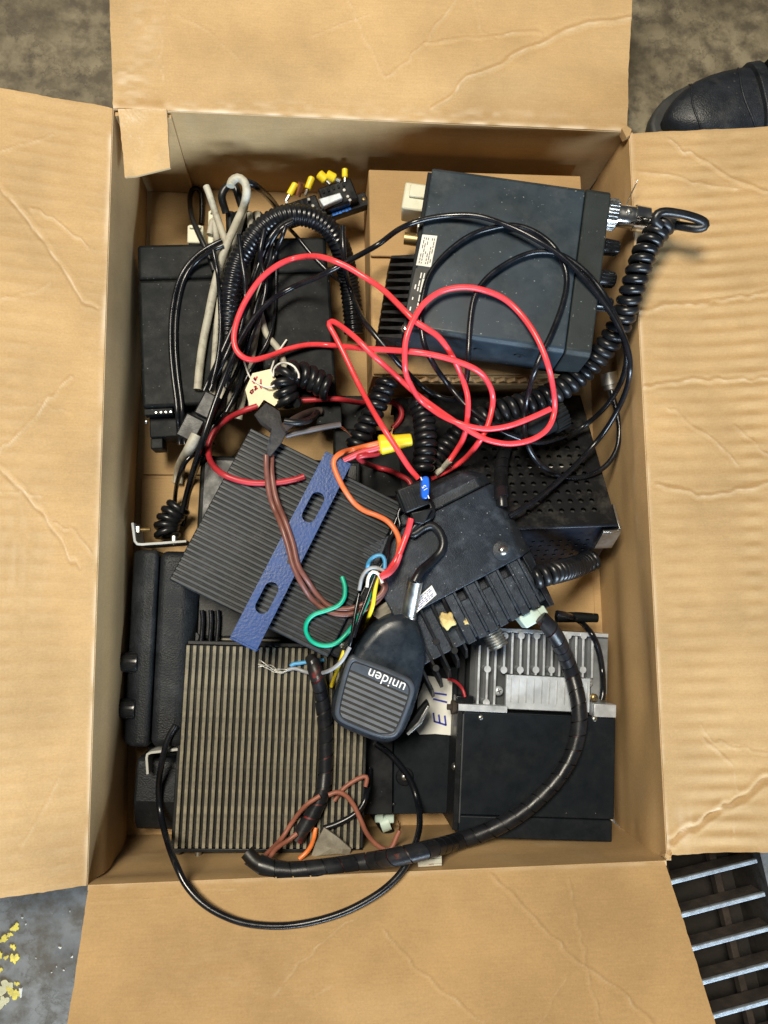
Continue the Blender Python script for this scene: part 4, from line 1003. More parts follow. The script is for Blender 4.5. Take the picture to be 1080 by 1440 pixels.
def coil(name, label, pts, Rpx, wpx, pitchpx, mat=RUB, cat='coiled cord', win=40, lift=0, group=None, fixed=False, parent=None, lead=None):
    Rr, w_, pch = (Rpx-wpx)/PX, wpx/PX, pitchpx/PX
    C = drape(pts, Rpx/PX, win, lift, fixed=fixed); C, Ln = resample(C, .0012); T_, U = frames(C)
    turns = Ln/pch; m_ = int(turns*18); H_ = []
    for i in range(m_+1):
        t = i/m_*(len(C)-1); k = min(int(t), len(C)-2); f = t-k; p = C[k].lerp(C[k+1], f); u, v = U[k]
        a = 2*math.pi*turns*i/m_; H_.append(p+(u*math.cos(a)+v*math.sin(a))*Rr)
    if lead: H_ = H_ + [P(*q) for q in lead]
    o = tube(H_, w_, 9).build(name, mat, parent, smooth=70)
    if label: tag(o, label, cat, group)
    return o
def spiral_wrap(name, label, pts, rpx, pitchpx, core, win=40, lift=0, group=None, cover=.86):
    rad, pch = rpx/PX, pitchpx/PX
    C = drape(pts, rad, win, lift); C, Ln = resample(C, .0015); T_, U = frames(C)
    e_ = bpy.data.objects.new(name, None); col.objects.link(e_); e_.location = C[0]
    off = C[0]
    tube([c_-off for c_ in C], rad*.82, 12).build('wire_core', core, e_, smooth=60)
    nA = 26; m = MB(); turns = int(Ln/pch)-1; rings_ = []
    wob = random.Random(len(pts))
    for i in range(turns*nA+1):
        s_ = i/nA*pch; a = 2*math.pi*i/nA; rg = []
        for (ds, rk) in ((0, 1), (cover*pch, 1), (cover*pch, .84), (0, .84)):
            t = min((s_+ds)/Ln, 1)*(len(C)-1); k = min(int(t), len(C)-2); p = C[k].lerp(C[k+1], t-k); u, v = U[k]
            rg.append(p+(u*math.cos(a)+v*math.sin(a))*rad*rk - off)
        rings_.append(rg)
    m.rings(rings_).build('spiral_wrap', WRAP, e_, smooth=40)
    tag(e_, label, 'cable', group); return e_, C
WRAP = M('black_spiral_wrap', (.010, .011, .014), .33, bump=.1, var=.25, dust=.05, spec=0.35)
LOOM = M('black_split_loom', (.006, .007, .010), .28, var=.2, dust=.04)
CORE2 = M('mostly_black_wire_bundle', (.006, .006, .006), .5, dust=.9, dcol=(.35, .02, .015), dscale=9)
CORE = M('black_and_red_wire_bundle', (.012, .012, .012), .5, dust=1.0, dcol=(.55, .03, .02), dscale=26)

# connectors standing at the far end of the flat radio
for lbl, px0, px1, py0, py1 in (('cream plastic plug half hidden behind the black loop at the flat radio', 263, 286, 317, 341), ('cream plastic plug wedged between white cables at the flat radio', 292, 301, 296, 342)):
    a, b_ = P(px0, py1, .066), P(px1, py0, .066)
    o = MB().box(a.x, b_.x, a.y, b_.y, .030, .066).build('plug_housing', CREAM, None, .0012); tag(o, lbl, 'plug', 'cream plugs by the flat radio')
    MB().box(a.x+.002, b_.x-.002, b_.y-.004, b_.y-.001, .066, .0685).build('latch', CREAM, o, .0005)

for k_, x_ in enumerate((322, 334, 347, 360)):
    cable('thick_lead', 'thick black lead packed in the gap between the two flat radios', [(x_+2, 300, .060), (x_+3, 360, .062), (x_, 430, .062), (x_-3, 500, .060), (x_-10, 580, .056)], 7.5, RUB, fixed=True, group='thick leads between the flat radios')
# --- bundle over the flat radio
tag_g = 'white cables bundled over the flat radio'
wl = 'grubby white cable in the bundle lying over the flat black radio'
cable('white_cable', 'short grubby white cable end rising beside the black loop', [(312, 372), (305, 335), (300, 310), (295, 330, .05)], 5, WHT)
cable('white_cable', wl, [(345, 290), (336, 322), (322, 360), (313, 400), (306, 450), (302, 500), (299, 545), (296, 590)], 5.0, WHT, group=tag_g)
cable('white_cable', wl, [(352, 300), (352, 340), (348, 380), (356, 405), (366, 440), (375, 470), (392, 492), (402, 520), (408, 545)], 5.0, WHT, group=tag_g)
cable('white_cable', wl, [(384, 312), (378, 350), (370, 390), (364, 430), (359, 470), (352, 510), (343, 550), (335, 590)], 6.2, WHT, group=tag_g)
cable('white_cable', wl, [(338, 470), (334, 505), (326, 540), (318, 572), (312, 600)], 5.5, WHT, group=tag_g)
cable('white_cable', wl, [(318, 330), (324, 370), (330, 410), (327, 455), (320, 500), (314, 545), (305, 590)], 4.8, WHT, group=tag_g)
cable('white_cable', wl, [(362, 300), (368, 335), (360, 380), (352, 430), (346, 480), (337, 530), (324, 580)], 5.2, WHT, group=tag_g)
cable('white_cable', 'grubby white cable with a blunt far end leaning over the bundle', [(290, 262, .080), (294, 272, .085), (302, 296), (312, 325), (322, 352), (330, 380)], 5.2, WHT)
RB = 'black cables in the far left bundle'
cable('black_cable', 'thin black cable lying along the right edge of the white bundle', [(384, 330), (388, 370), (388, 420), (384, 455), (376, 480), (362, 505), (345, 535), (330, 565)], 2.6, RUB2)
cable('black_cable', 'black cable running slanting off the flat radio to the inner carton', [(396, 312), (415, 330), (440, 360), (465, 385), (490, 405)], 3.0, RUB2)
cable('black_cable', 'pair of black leads arching behind the white cable top', [(345, 255, .09), (360, 262), (378, 278), (392, 296), (400, 312)], 5.5, RUB2)
cable('black_cable', 'thick black cable stub behind the white cable hook', [(318, 300), (312, 276), (320, 262, .08), (330, 262, .08), (340, 290)], 6.0, RUB)
loom_pts = [(322, 500), (322, 470), (323, 440), (326, 405), (334, 372), (349, 345), (368, 322), (392, 306), (417, 302), (441, 307), (461, 320), (475, 340), (484, 365), (491, 400), (496, 440), (498, 470)]
C = drape(loom_pts, 15.5/PX, 60, 0); C, Ln = resample(C, .00072)
o = tube(C, 15.5/PX, 18, lambda i: 1 + .055*(1 if (i % 6) in (0, 1, 2) else -1)*(1 if (i % 6) != 0 else .6)).build('split_loom', LOOM, None, smooth=60)
tag(o, 'black corrugated split loom tube arching over the flat radio', 'conduit')
cable('white_cable', 'long grubby white cable hooked over at its far end on the bundle', [(324, 262, .086), (326, 255, .094), (334, 250, .098), (343, 255, .099), (347, 268), (343, 290), (332, 315), (319, 345), (309, 375), (300, 410), (293, 445), (286, 480), (281, 515), (278, 548)], 6.2, WHT)
cable('black_cable', 'black cable looping beside the cream plug at the far left', [(301, 381), (292, 355), (280, 330), (270, 305), (267, 282), (270, 268), (277, 265), (283, 272), (284, 295), (283, 315)], 4.2, RUB)
for k, dx in enumerate((0, 7)):
    cable('twin_cord', 'black twin cord curving down over the left half of the flat radio', [(312+dx*.3, 338+dx), (296+dx*.3, 346+dx*.9), (278+dx*.5, 358+dx*.8), (260+dx*.8, 378+dx*.4), (248+dx, 405), (241+dx, 445), (240+dx, 485), (243+dx, 525), (248+dx, 565), (251+dx, 600), (253+dx, 625)], 3.6, RUB2, group='strands of the twin cord')
for k, dx in enumerate((0, 8)):
    cable('black_cable', 'black lead running from the loom to the black cable joiner', [(412, 308+dx*.5), (394+dx*.4, 318+dx*.3), (377+dx*.6, 340), (364+dx, 372), (352+dx, 405), (338+dx, 436), (324+dx, 468), (308+dx, 504), (293+dx, 536), (287+dx, 550)], 3.7, RUB2, group='leads to the cable joiner')
# joiner
F = Frame('cable_joiner', 'square black plastic cable joiner beside the ribbed amplifier', 'connector', (272, 580, .098), (292, 590, .098), (284, 546, .100), .016)
bx('body', F.e, BLK, 0, F.LX*1.1, 0, F.LY, 0, F.T, .0014); bx('lower_body', F.e, BLK, -.006, F.LX*.85, -.024, -.002, -.003, F.T-.003, .0014); bx('label', F.e, PAPER, F.LX*.6, F.LX*.95, -.006, -.0022, F.T-.008, F.T-.006, .0003)
cable('white_cable', 'short white cable leaving the black joiner beside the ribbed amplifier', [(276, 612), (266, 632), (254, 655), (250, 680)], 8, WHT)
cable('black_cable', 'black cable curling beside the corner of the ribbed amplifier', [(300, 625), (285, 632), (268, 642), (256, 658), (248, 685), (246, 715), (250, 750)], 3.4, RUB2)
cable('black_cable', 'black cable along the left edge of the ribbed amplifier', [(335, 555), (318, 578), (300, 600), (284, 640), (272, 670), (262, 700), (258, 740)], 4.0, RUB2)
for k_, x_ in enumerate((284, 296, 306)):
    cable('black_cable', 'black lead standing in the gap beside the dusty amplifier', [(x_-2, 910, .066), (x_, 890, .066), (x_+1, 872, .066), (x_, 858, .066)], 3.4, RUB2, fixed=True, group='leads in the gap by the dusty amplifier')
cable('black_cable', 'black lead crossing beneath the red loop on the flat radio', [(402, 318), (392, 345), (376, 385), (362, 425), (352, 465), (340, 505), (322, 545), (308, 575)], 3.4, RUB2)
cable('black_cable', 'black lead squeezed between the loom and the white cables', [(336, 330), (340, 365), (345, 400), (343, 440), (334, 480), (325, 515), (318, 545)], 3.6, RUB2)
cable('black_cable', 'black lead twisting over the white bundle towards the tag', [(372, 322), (366, 360), (374, 400), (366, 440), (352, 478), (344, 515), (334, 548), (318, 580)], 3.6, RUB2)
cable('black_cable', 'black lead running along the outer side of the split loom', [(300, 352), (306, 385), (309, 425), (310, 465), (306, 505), (298, 540)], 3.2, RUB2)
coil('coiled_cord', 'black coiled cord end behind the zinc bracket bolt', [(236, 756), (234, 742), (240, 726), (252, 712)], 20, 5.5, 10.5)
# --- dark red wires under everything
cable('red_wire', 'dull red wire running behind the black coils to a bare end', [(405, 563), (430, 563), (470, 561), (505, 566), (535, 565), (552, 566), (562, 573), (565, 583), (560, 594), (552, 602)], 4.2, REDD, 'wire')
for k in range(5):
    cable('copper_strand', None, [(553, 601), (548+k*.8, 610), (541+2*k, 622+k)], .6, COPPER, parent=bpy.data.objects['red_wire'])
# --- coils in the middle
coil('coiled_cord', 'black coiled cord standing behind the yellow wire nut', [(546, 533, .085), (536, 556, .085), (524, 582, .08), (512, 606, .075), (500, 628, .07)], 17, 6.2, 12.5, RUB)
coil('coiled_cord', 'black coiled cord slanting behind the upright coil', [(652, 603, .078), (636, 618, .078), (620, 636, .075), (606, 654, .07)], 16, 5.8, 11, RUB)
coil('coiled_cord', 'black upright coiled cord ending at the blue fuse', [(586, 560, .085), (594, 580, .085), (598, 606, .085), (598, 632, .085), (595, 656, .085), (594, 664, .085)], 17.5, 6.2, 11.5, RUB)
coil('coiled_cord', 'black coiled cord poking out under the power supply front', [(752, 812), (775, 806), (800, 800), (820, 793), (836, 786)], 17, 5.5, 11.5, RUB)
# long coil of the grey radio: runs down the right wall and back under the carton
coil('coiled_cord', 'long black coiled cord hanging from the chrome connector of the grey radio', [(936, 312, .165), (924, 326, .164), (909, 350, .162), (898, 380, .158), (888, 412, .150), (878, 442, .138), (864, 470, .126), (845, 496, .114), (820, 522, .106), (790, 546, .104), (755, 563, .104), (720, 573, .104), (690, 583, .102), (668, 594, .098)], 18.5, 6.2, 13.6, RUB, fixed=True)
lc = bpy.data.objects[[o.name for o in bpy.data.objects if o.name.startswith('coiled_cord')][-1]]
cable('cord_tail', None, [(930, 318, .172), (921, 310, .176), (925, 301, .178), (935, 298, .179), (952, 300, .179), (970, 304, .179), (984, 309, .179), (991, 314, .178), (990, 319, .176), (981, 321, .174), (965, 319, .170), (948, 316, .164), (930, 312, .154), (908, 307, .147)], 6.3, RUB, fixed=True, parent=lc)
MB().lathe(P(905, 306, .146), P(952, 316, .165), [(0, .0058), (1, .0050)], 18).build('cord_sleeve', STEEL, lc)
cable('thin_wire', 'thin stiff bare wire sticking up beside the chrome connector', [(880, 291, .135), (888, 272, .145), (897, 253, .152)], .9, STEEL, 'wire', fixed=True)
# tag coil
coil('coiled_cord', 'tight black coiled cord holding the manila tag string', [(408, 572), (402, 556), (399, 540), (404, 527), (420, 526), (436, 532), (452, 540), (462, 546)], 20, 6.6, 12.5, RUB, win=20)
# manila tag
tz = .094
tp = [(355, 525), (380, 519), (392, 540), (396, 560), (386, 571), (371, 562), (362, 575), (352, 576), (345, 548)]
tgo = MB().prism([tuple(P(x, y, tz).xy) for x, y in tp], tz-.0005, tz).build('manila_tag', MANILA, None, smooth=0)
tag(tgo, 'cream manila tag with red handwritten 02 tied to the coiled cord', 'tag')
stroke(tgo, 'handwriting', INKR, [[(353, 549.5), (355.5, 548), (356, 551), (353.8, 553.5), (352, 552), (353, 549.5)], [(357.5, 544), (360, 543.5), (359.5, 546), (358.5, 548.5), (362, 546)], [(366.8, 534), (367, 540), (365, 540)], [(366, 544), (367.5, 546)], [(357, 532), (359, 535), (361.5, 530)], [(359, 535), (358, 531)], [(355, 536), (357.5, 539)]], tz+.0001, 1.0)
cable('string', None, [(343, 508), (346, 517), (352, 531), (362, 539), (376, 545), (386, 542)], 1.3, WHW, parent=tgo, win=8)
cable('string', None, [(403, 478), (396, 488), (387, 502), (384, 512), (381, 522), (384, 530)], 1.4, WHW, parent=tgo, win=8)
cable('string', None, [(384, 530), (386, 518), (394, 511), (405, 511), (414, 516), (420, 526), (420, 532)], 1.5, WHW, parent=tgo, win=8)
# black cloth tape and cut leads on the ribbed amplifier
def crumple(name, label, pts, z, th, mat, seed, cat='tape', parent=None):
    rr = random.Random(seed); q = [P(x, y, zz) for x, y, zz in pts]; cen_ = sum(q, Vector())/len(q); n = len(q); m = MB()
    mid = [(a.lerp(cen_, .45)+Vector((0, 0, rr.uniform(.0, .004)))) for a in q]
    vs = q+mid+[cen_+Vector((0, 0, .003))]; nv = len(vs)
    m.add(vs+[v-Vector((0, 0, th)) for v in vs], [(i, (i+1) % n, n+(i+1) % n, n+i) for i in range(n)]+[(n+i, n+(i+1) % n, 2*n) for i in range(n)]
          + [(nv+(i+1) % n, nv+i, nv+n+i, nv+n+(i+1) % n) for i in range(n)]+[(nv+n+(i+1) % n, nv+n+i, nv+2*n) for i in range(n)]+[(i, nv+i, nv+(i+1) % n, (i+1) % n) for i in range(n)])
    o = m.build(name, mat, parent, .0003, 1, smooth=25); 
    if label: tag(o, label, cat)
    return o
crumple('cloth_tape', 'stiff black cloth tape folded over the wires on the ribbed amplifier', [(357, 583, .128), (374, 566, .130), (393, 578, .130), (397, 596, .131), (404, 606, .130), (396, 622, .130), (380, 641, .129), (373, 640, .129), (385, 612, .129), (366, 596, .127)], 0, .003, TAPE, 3)
stub_g = 'cut black leads beside the tape'
cable('cut_lead', 'thick brown-black cut lead under the coiled cord', [(398, 602), (412, 592), (428, 583), (444, 578), (452, 578)], 6, M('brown_black_lead', (.05, .035, .03), .5), 'wire')
cable('cut_lead', 'black cut lead lying beside the tape with torn end', [(400, 592, .12), (418, 594), (436, 590), (446, 580)], 4.5, RUB, 'wire')
o, C = cable('cut_lead', 'grey-brown cut lead with bare copper strands at its end', [(402, 613, .124), (420, 608, .124), (440, 604, .122), (460, 600, .118), (479, 597, .114)], 4.0, M('grey_brown_lead', (.085, .07, .07), .5), 'wire')
for k in range(7):
    cable('copper_strand', None, [(478, 598+k*.6, .113), (486+k*.3, 604+k*.5, .110), (488+k, 608+k*.9, .107)], .7, COPPER, parent=o, fixed=True)
# --- red loop round the amplifier, brown wires
cable('red_wire', 'dull red wire looping round the far corner of the ribbed amplifier', [(362, 571), (345, 577), (322, 588), (303, 605), (293, 630), (298, 652), (316, 668), (348, 678), (385, 679), (412, 675), (428, 670)], 4.3, REDD, 'wire')
for k, dx in enumerate((0, 8)):
    cable('brown_wire', 'brown wire running from the tape across the blue bracket', [(374+dx, 640), (375+dx*.9, 665), (380+dx, 700), (394+dx, 735), (404+dx, 765), (412+dx*.9, 795), (425+dx, 822-dx*.6), (442+dx*.7, 846-dx), (465, 861-dx), (490, 864-dx), (515, 856-dx), (533, 842-dx*.5), (542-dx*.2, 826), (538-dx*.5, 816)], 3.7, BRN, 'wire', group='pair of brown wires across the blue bracket')
cable('green_wire', 'green wire curling on the ribbed amplifier', [(481, 811), (485, 825), (484, 840), (476, 851), (460, 858), (442, 864), (432, 874), (430, 887), (437, 900), (450, 907), (466, 907), (480, 899), (495, 882), (507, 864), (516, 846), (522, 826), (527, 808), (530, 800)], 3.0, GRN, 'wire')
cable('yellow_wire', 'yellow wire dropping between ribbed amplifier and microphone', [(531, 800), (530, 815), (527, 832), (524, 852), (518, 868), (511, 882)], 2.8, YEL, 'wire')
cable('yellow_wire', 'cut end of yellow wire beside the microphone grille', [(484, 915), (478, 932), (472, 948), (466, 965)], 2.8, YEL, 'wire')
cable('black_wire', 'black wire lying along the end plate of the ribbed amplifier', [(568, 698), (558, 728), (546, 762), (532, 798), (517, 838), (506, 868), (497, 896)], 2.6, RUB2, 'wire')
cable('black_wire', 'twisted black wire beside the end plate screw of the ribbed amplifier', [(572, 700), (560, 722), (562, 740), (548, 758), (542, 785), (530, 806)], 2.4, RUB2, 'wire')
crumple('torn_label', 'dull grey torn label tucked under the microphone top', [(520, 862, .110), (540, 848, .112), (556, 838, .113), (566, 850, .113), (556, 866, .112), (536, 874, .110)], 0, .0012, TAPEG, 8, 'label')
cable('blue_wire', 'light blue wire looped at the end of the ribbed amplifier', [(516, 806), (518, 792), (526, 783), (536, 781), (541, 788), (541, 800)], 2.8, BLW, 'wire')
cable('grey_wire', 'grey wires curled round the colored bunch at the amplifier end', [(505, 830), (509, 812), (517, 801), (528, 798), (540, 803)], 2.6, GRYW, 'wire')
cable('white_wire', 'thin white wire in the colored bunch at the amplifier end', [(516, 826), (518, 812), (524, 804), (533, 808), (538, 820)], 2.2, WHW, 'wire')
cable('black_wire', 'thin black wire running down between amplifier and microphone', [(505, 835), (500, 860), (496, 885), (492, 905), (486, 918)], 2.6, RUB2, 'wire')
cable('blue_wire', 'short light blue wire poking over the dusty amplifier', [(409, 937), (412, 934), (425, 932), (440, 930), (456, 928)], 2.8, BLW, 'wire')
o, C = cable('shielded_wire', 'grey shielded wire with frayed silver braid over the dusty amplifier', [(404, 942), (415, 940), (430, 945), (448, 947), (465, 942), (480, 930), (492, 910)], 2.7, GRYW, 'wire')
for k in range(8):
    rr = random.Random(k); cable('braid_strand', None, [(405, 942+rr.uniform(-1, 1)), (394, 944+rr.uniform(-4, 4)), (382, 941+rr.uniform(-6, 5)), (366+rr.uniform(-4, 8), 931+rr.uniform(-4, 9))], .55, STEEL, parent=o, win=6)
# --- wrapped cables
spiral_wrap('wrapped_cable', 'spiral wrapped black cable lying on the dusty amplifier', [(437, 925), (446, 950), (453, 985), (457, 1020), (458, 1055), (457, 1090), (454, 1112), (444, 1138), (430, 1160), (418, 1182)], 10.5, 21, CORE, win=20)
cable('black_cable', 'thin black cable slipping off the near right edge of the dusty amplifier', [(455, 1165), (475, 1158), (497, 1146), (510, 1132), (517, 1110), (520, 1080)], 4.2, RUB2)
cable('black_cable', 'long black cable drooping over the near flap', [(247, 1020), (236, 1040), (227, 1075), (223, 1110), (227, 1150), (237, 1188), (248, 1217), (262, 1245), (285, 1270), (315, 1288), (350, 1299), (395, 1302), (440, 1296), (485, 1282), (525, 1261), (552, 1240), (570, 1218), (582, 1192), (590, 1162), (588, 1132), (578, 1100), (562, 1076), (545, 1058), (528, 1046)], 4.4, RUB2, win=40)
cable('rust_wire', 'rust brown wire bent to a point over the dusty amplifier', [(470, 1126), (482, 1110), (498, 1098), (512, 1092), (516, 1095), (514, 1106)], 3.2, BRN2, 'wire')
o, C = cable('rust_wire', 'rust brown wire dropping off the dusty amplifier with frayed end', [(462, 1118), (474, 1114), (485, 1118), (496, 1130), (506, 1150), (516, 1172), (530, 1188), (544, 1195), (552, 1190), (558, 1176), (562, 1168)], 3.4, BRN2, 'wire')
for k in range(6):
    rr = random.Random(k+9); cable('copper_strand', None, [(561, 1169), (563+rr.uniform(-2, 2), 1164), (560+rr.uniform(-4, 6), 1156+rr.uniform(-3, 3))], .5, COPPER, parent=o, win=6)
cable('rust_wire', 'rust brown wire doubled back at the near edge of the dusty amplifier', [(450, 1119), (430, 1133), (412, 1155), (397, 1178), (384, 1192), (370, 1206), (364, 1216), (369, 1220), (376, 1212), (388, 1194), (405, 1182), (418, 1172)], 3.2, BRN2, 'wire')
cable('orange_wire', 'bright orange wire peeking out of the spiral wrap', [(444, 1164), (441, 1180), (434, 1195), (421, 1208)], 3.2, M('bright_orange_wire', (.85, .22, .05), .35), 'wire')
crumple('grimy_tape', 'grimy grey triangular tape scrap at the near edge of the dusty amplifier', [(456, 1164, .088), (476, 1178, .087), (494, 1194, .083), (492, 1204, .080), (466, 1206, .080), (436, 1208, .081), (444, 1186, .085)], 0, .004, TAPEG, 5)
spiral_wrap('wrapped_cable', 'thick spiral wrapped cable sweeping from the finned radio round the near wall', [(760, 868, .100), (772, 880, .108), (787, 905), (801, 938), (811, 975), (815, 1010), (809, 1048), (792, 1084), (766, 1115), (732, 1144), (692, 1166), (650, 1181), (600, 1195), (550, 1206), (500, 1214), (450, 1221), (408, 1225), (380, 1221), (360, 1212), (347, 1198)], 11.5, 21, CORE2, win=36, cover=.91)
cable('black_cable', 'black cable lying along the aluminium heat sink to brass screws', [(783, 862, .09), (800, 866), (818, 876), (833, 893), (842, 915), (847, 945), (848, 972), (846, 984)], 4.4, RUB2, win=14)
o = tube([P(782, 868, .05), P(815, 868, .05), P(840, 869, .05)], 8/PX, 14, lambda i: (1, 1, .85)[i]).build('black_rod', BLKM, None, smooth=50); tag(o, 'short black rod end behind the aluminium heat sink', 'rod')
cable('red_wire', 'thin red and black lead entering the side of the aluminium heat sink', [(630, 955), (640, 958), (650, 968), (654, 980)], 2.2, REDD, 'wire')
# zip tied stub and clear plug near the front wall
o = tube([P(520, 1130, .028), P(532, 1148, .026), P(544, 1166, .022), (P(556, 1186, .016))], 9/PX, 14).build('cable_stub', BLKM, None, smooth=50); tag(o, 'black cable stub with a pale zip tie between amplifier and front wall', 'cable')
for c_ in ((533, 1150), (548, 1151)):
    p = P(*c_, .030); MB().box(p.x-.004, p.x+.004, p.y-.004, p.y+.004, .022, .032).build('zip_tie_head', PALEG, o, .001)
MB().lathe(P(535, 1160, .026), P(547, 1155, .026), [(0, .0075), (1, .0075)], 16).build('zip_tie', PALEG, o)
F = Frame('clear_plug', 'small clear modular plug at the near wall under the wrapped cable', 'plug', (588, 1220, .122), (622, 1218, .122), (588, 1203, .122), .008)
bx('body', F.e, CLEAR, 0, F.LX, 0, F.LY, 0, F.T, .0008); bx('latch', F.e, CLEAR, F.LX*.2, F.LX*.98, F.LY*.3, F.LY*.7, F.T, F.T+.002, .0004)
for i in range(4): bx('contact', F.e, BRASS if i % 2 else PINK, F.LX*(.45+.05*i), F.LX*(.48+.05*i), F.LY*.2, F.LY*.8, F.T, F.T+.0008, 0)
# --- round plug and wrapped lead on the power supply
o = MB().lathe(P(728, 612, .094), P(790, 580, .094), [(0, .006), (.12, .0095), (.5, .0125), (.72, .0125), (.73, .0140), (1, .0135)], 26).build('round_plug', BLKM, None); tag(o, 'ribbed black round plug lying on the perforated cover', 'plug')
m = MB(); a, b_ = P(773, 589, .094), P(790, 580, .094); q = (b_-a).to_track_quat('Z', 'Y')
for k in range(22): v = q @ Vector((.0138*math.cos(2*math.pi*k/22), .0138*math.sin(2*math.pi*k/22), 0)); m.cyl(a+v, b_+v, .0010, n=6)
m.build('knurl', BLKM, o)
spiral_wrap('wrapped_cable', 'spiral wrapped lead running down over the perforated cover', [(724, 612), (712, 626), (706, 650), (704, 680), (706, 712)], 10, 16, RUB, win=14, cover=.93)
# --- long thin black cables over everything
cable('coax_cable', 'long thin black coax looping several times over the grey radio to a silver plug', [(482, 318, .128), (482, 335, .126), (485, 374), (490, 398), (499, 425), (511, 450), (525, 468), (545, 492), (565, 516), (593, 543), (612, 555), (630, 561), (643, 559), (653, 546), (657, 525), (659, 490), (661, 455), (666, 422), (677, 400), (699, 379), (731, 361), (759, 354), (787, 358), (815, 375), (840, 401), (858, 430), (874, 466), (881, 500), (876, 530), (862, 558), (842, 582), (815, 603), (785, 616), (755, 622), (724, 614), (690, 596), (657, 572), (632, 543), (611, 514), (597, 485), (592, 450), (595, 415), (606, 382), (630, 354), (662, 331), (695, 320), (722, 317), (750, 325), (776, 344), (792, 370), (797, 395), (791, 428), (776, 468), (757, 508), (744, 548), (737, 590), (741, 622), (755, 648), (778, 665), (803, 672), (830, 668), (853, 654), (867, 632), (871, 605), (867, 578), (860, 550)], 4.0, RUB2, win=46)
pl = bpy.data.objects['coax_cable']
MB().lathe(P(861, 558, .075), P(855, 524, .080), [(0, .0030), (.3, .0034), (.32, .0062), (.5, .0062), (.52, .0078), (1, .0078)], 24).build('coax_plug', STEEL, pl)
cable('black_cable', 'long black cable arching over the grey radio from the left bundle to the finned radio', [(256, 720), (266, 680), (278, 640), (294, 590), (310, 545), (326, 505), (340, 474), (358, 446), (382, 422), (412, 404), (450, 388), (490, 367), (530, 345), (562, 322), (595, 309), (635, 303), (672, 304), (708, 315), (745, 332), (784, 356), (815, 384), (842, 416), (866, 452), (882, 488), (886, 520), (878, 556), (856, 598), (828, 634), (795, 668), (762, 696), (735, 715), (716, 726)], 4.0, RUB2, win=50)
# --- microphone lead
cable('mic_lead', 'thick black lead bending from the microphone up to the upright coil', [(583, 818, .134), (587, 810, .132), (594, 800), (608, 788), (620, 775), (623, 762), (618, 748), (608, 739), (597, 741), (584, 750), (578, 752), (580, 744), (592, 734), (604, 726), (606, 714), (600, 700), (597, 682)], 6.0, RUB, win=18)
# --- orange, pink wires and yellow wire nut
cable('orange_wire', 'orange wire running from the wire nut over the end of the ribbed amplifier', [(540, 621, .128), (520, 626, .126), (500, 631), (482, 636), (472, 643), (469, 652), (473, 666), (483, 686), (497, 706), (512, 718), (530, 725), (545, 733), (556, 746), (561, 760), (560, 778), (552, 798), (538, 811)], 3.7, ORG, 'wire', win=18)
cable('faded_red_wire', 'short faded red wire cut off beside the wire nut', [(483, 648, .126), (497, 641, .126), (512, 635, .126), (528, 631, .126), (538, 626, .127)], 4.2, PINK, 'wire', fixed=True)
cable('faded_red_wire', 'dull red wire bent under the yellow wire nut to the fuse holder', [(538, 631, .120), (530, 638, .118), (515, 640, .116), (504, 643, .117), (515, 652), (532, 658), (548, 662), (562, 668), (575, 676), (579, 686)], 4.0, REDD, 'wire', win=12)
wn = MB().lathe(P(533, 626, .126), P(579, 618, .128), [(0, .0070), (.05, .0086), (.42, .0080), (.5, .0064), (.97, .0052), (1, .0044)], 22).build('wire_nut', YEL, None); tag(wn, 'bright yellow wire nut joining the orange and red wires', 'wire nut')
for k in (-1, 1):
    a = P(545, 618 if k < 0 else 630, .126); MB().box(a.x-.008, a.x+.008, a.y-.0022, a.y+.0022, .120, .128).build('wing', YEL, wn, .001)
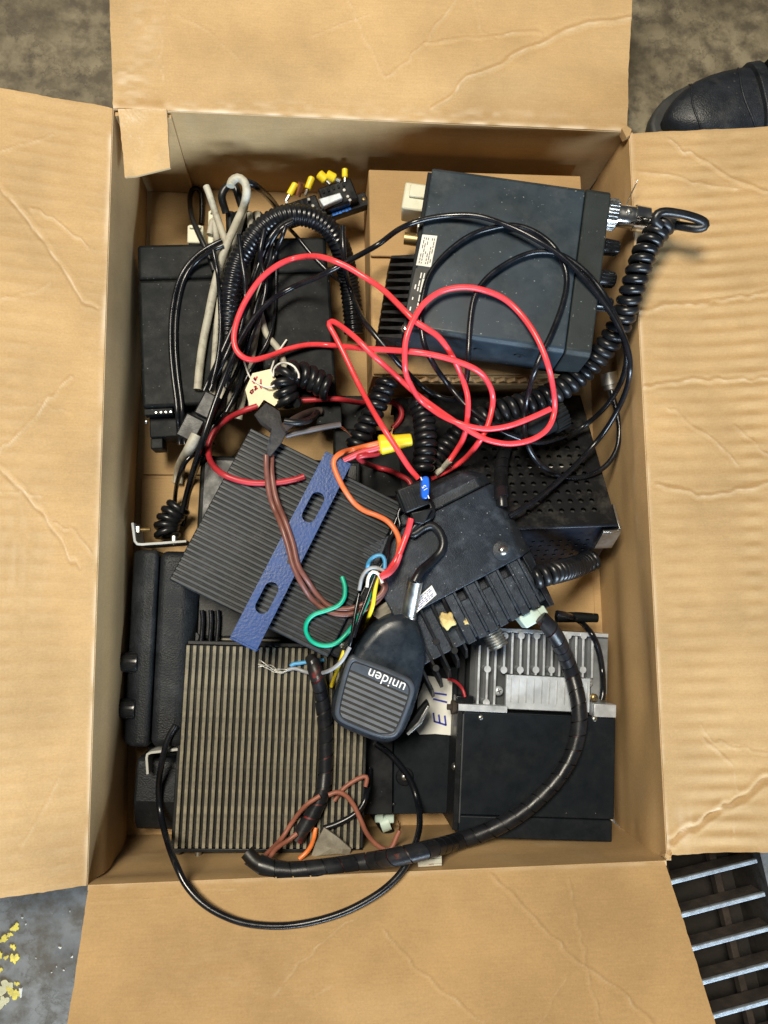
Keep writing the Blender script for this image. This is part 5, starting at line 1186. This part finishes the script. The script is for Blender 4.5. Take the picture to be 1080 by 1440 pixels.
# --- red power wire
cable('red_wire', 'bright red wire looping wide over the flat radio and round to the fuse', [(606, 673), (632, 660), (655, 644), (675, 619), (687, 595), (693, 565), (689, 543), (674, 523), (645, 509), (604, 498), (560, 493), (510, 490), (470, 486), (435, 485), (405, 491), (378, 501), (352, 506), (335, 496), (329, 478), (333, 452), (346, 422), (366, 393), (392, 372), (420, 362), (450, 361), (482, 372), (510, 388), (538, 407), (562, 430), (582, 450), (600, 462), (617, 474), (632, 494), (644, 517), (653, 540), (658, 562), (657, 590), (652, 615), (643, 632), (632, 648)], 4.1, RED, 'wire', win=40)
rw = [o for o in bpy.data.objects if o.name.startswith('red_wire')][-1]
cable('white_band', None, [(632, 648), (622, 659), (612, 667)], 4.6, WHT, parent=rw, win=10)
cable('red_wire', 'bright red wire with a sharp kink looping over the grey radio', [(588, 673, .130), (575, 657), (558, 631), (538, 600), (520, 570), (502, 536), (485, 500), (472, 474), (463, 457), (466, 452), (476, 456), (500, 475), (524, 499), (551, 523), (581, 550), (606, 569), (643, 595), (673, 613), (694, 621), (720, 624), (748, 618), (769, 604), (779, 582), (779, 555), (771, 515), (756, 477), (735, 445), (710, 421), (680, 408), (650, 404), (620, 410), (596, 427), (580, 452), (571, 477), (569, 501), (571, 526), (579, 544), (589, 560), (604, 573), (624, 586), (651, 597), (679, 603), (700, 602), (722, 597), (750, 586), (774, 575)], 4.0, RED, 'wire', win=40)
cable('red_wire', 'red lead running from the fuse holder down to the colored bunch', [(578, 729, .130), (574, 745), (568, 762), (560, 782), (548, 800), (536, 811)], 4.2, RED, 'wire', win=12)
cable('red_wire', 'thin salmon red lead curving beside the fuse holder lead', [(563, 780), (557, 795), (548, 806), (535, 813)], 3.2, PINK, 'wire', win=10)
# --- fuse holder
F = Frame('fuse_holder', 'black inline fuse holder with a blue blade fuse beside the finned radio', 'fuse holder', (571, 722, .136), (596, 712, .136), (577, 684, .138), .014)
F.LX *= 1.38
bx('body', F.e, BLK, 0, F.LX, 0, F.LY*1.08, 0, F.T, .0014)
for i in range(3): bx('groove_rib', F.e, BLK, F.LX*(.12+.2*i), F.LX*(.22+.2*i), F.LY*.08, F.LY*.92, F.T, F.T+.0008, .0003)
MB().prism([(F.LX*.2, -.001), (F.LX*1.05, -.004), (F.LX*.5, -.014), (F.LX*.2, -.010)], .001, F.T-.003).build('tail', BLK, F.e, .001)
fq = [(592.5, 673), (595, 670), (600, 669.5), (603, 672), (603.5, 682), (602.5, 698), (600, 702), (595.5, 701.5), (592.5, 698), (592, 690)]
fu = MB().prism([F.t(x, y, F.T+.004) for x, y in fq], F.T-.004, F.T+.006).build('blade_fuse', FUSE, F.e, .0012)
ce = F.t(597.5, 686, F.T+.006)
text_mesh('rating', '15', WPRN, fu, .0050, Matrix.Translation((ce[0], ce[1], F.T+.0062)) @ Matrix.Rotation(R(100), 4, 'Z'), .0002)
for dy in (-.008, .008): bx('window', fu, WPRN, ce[0]-.0004, ce[0]+.0004, ce[1]+dy-.0014, ce[1]+dy+.0014, F.T+.0061, F.T+.0063, 0)
bx('clear_side', F.e, BLKM, -.0012, -.0002, F.LY*.1, F.LY*.9, .002, F.T-.001, .0003)
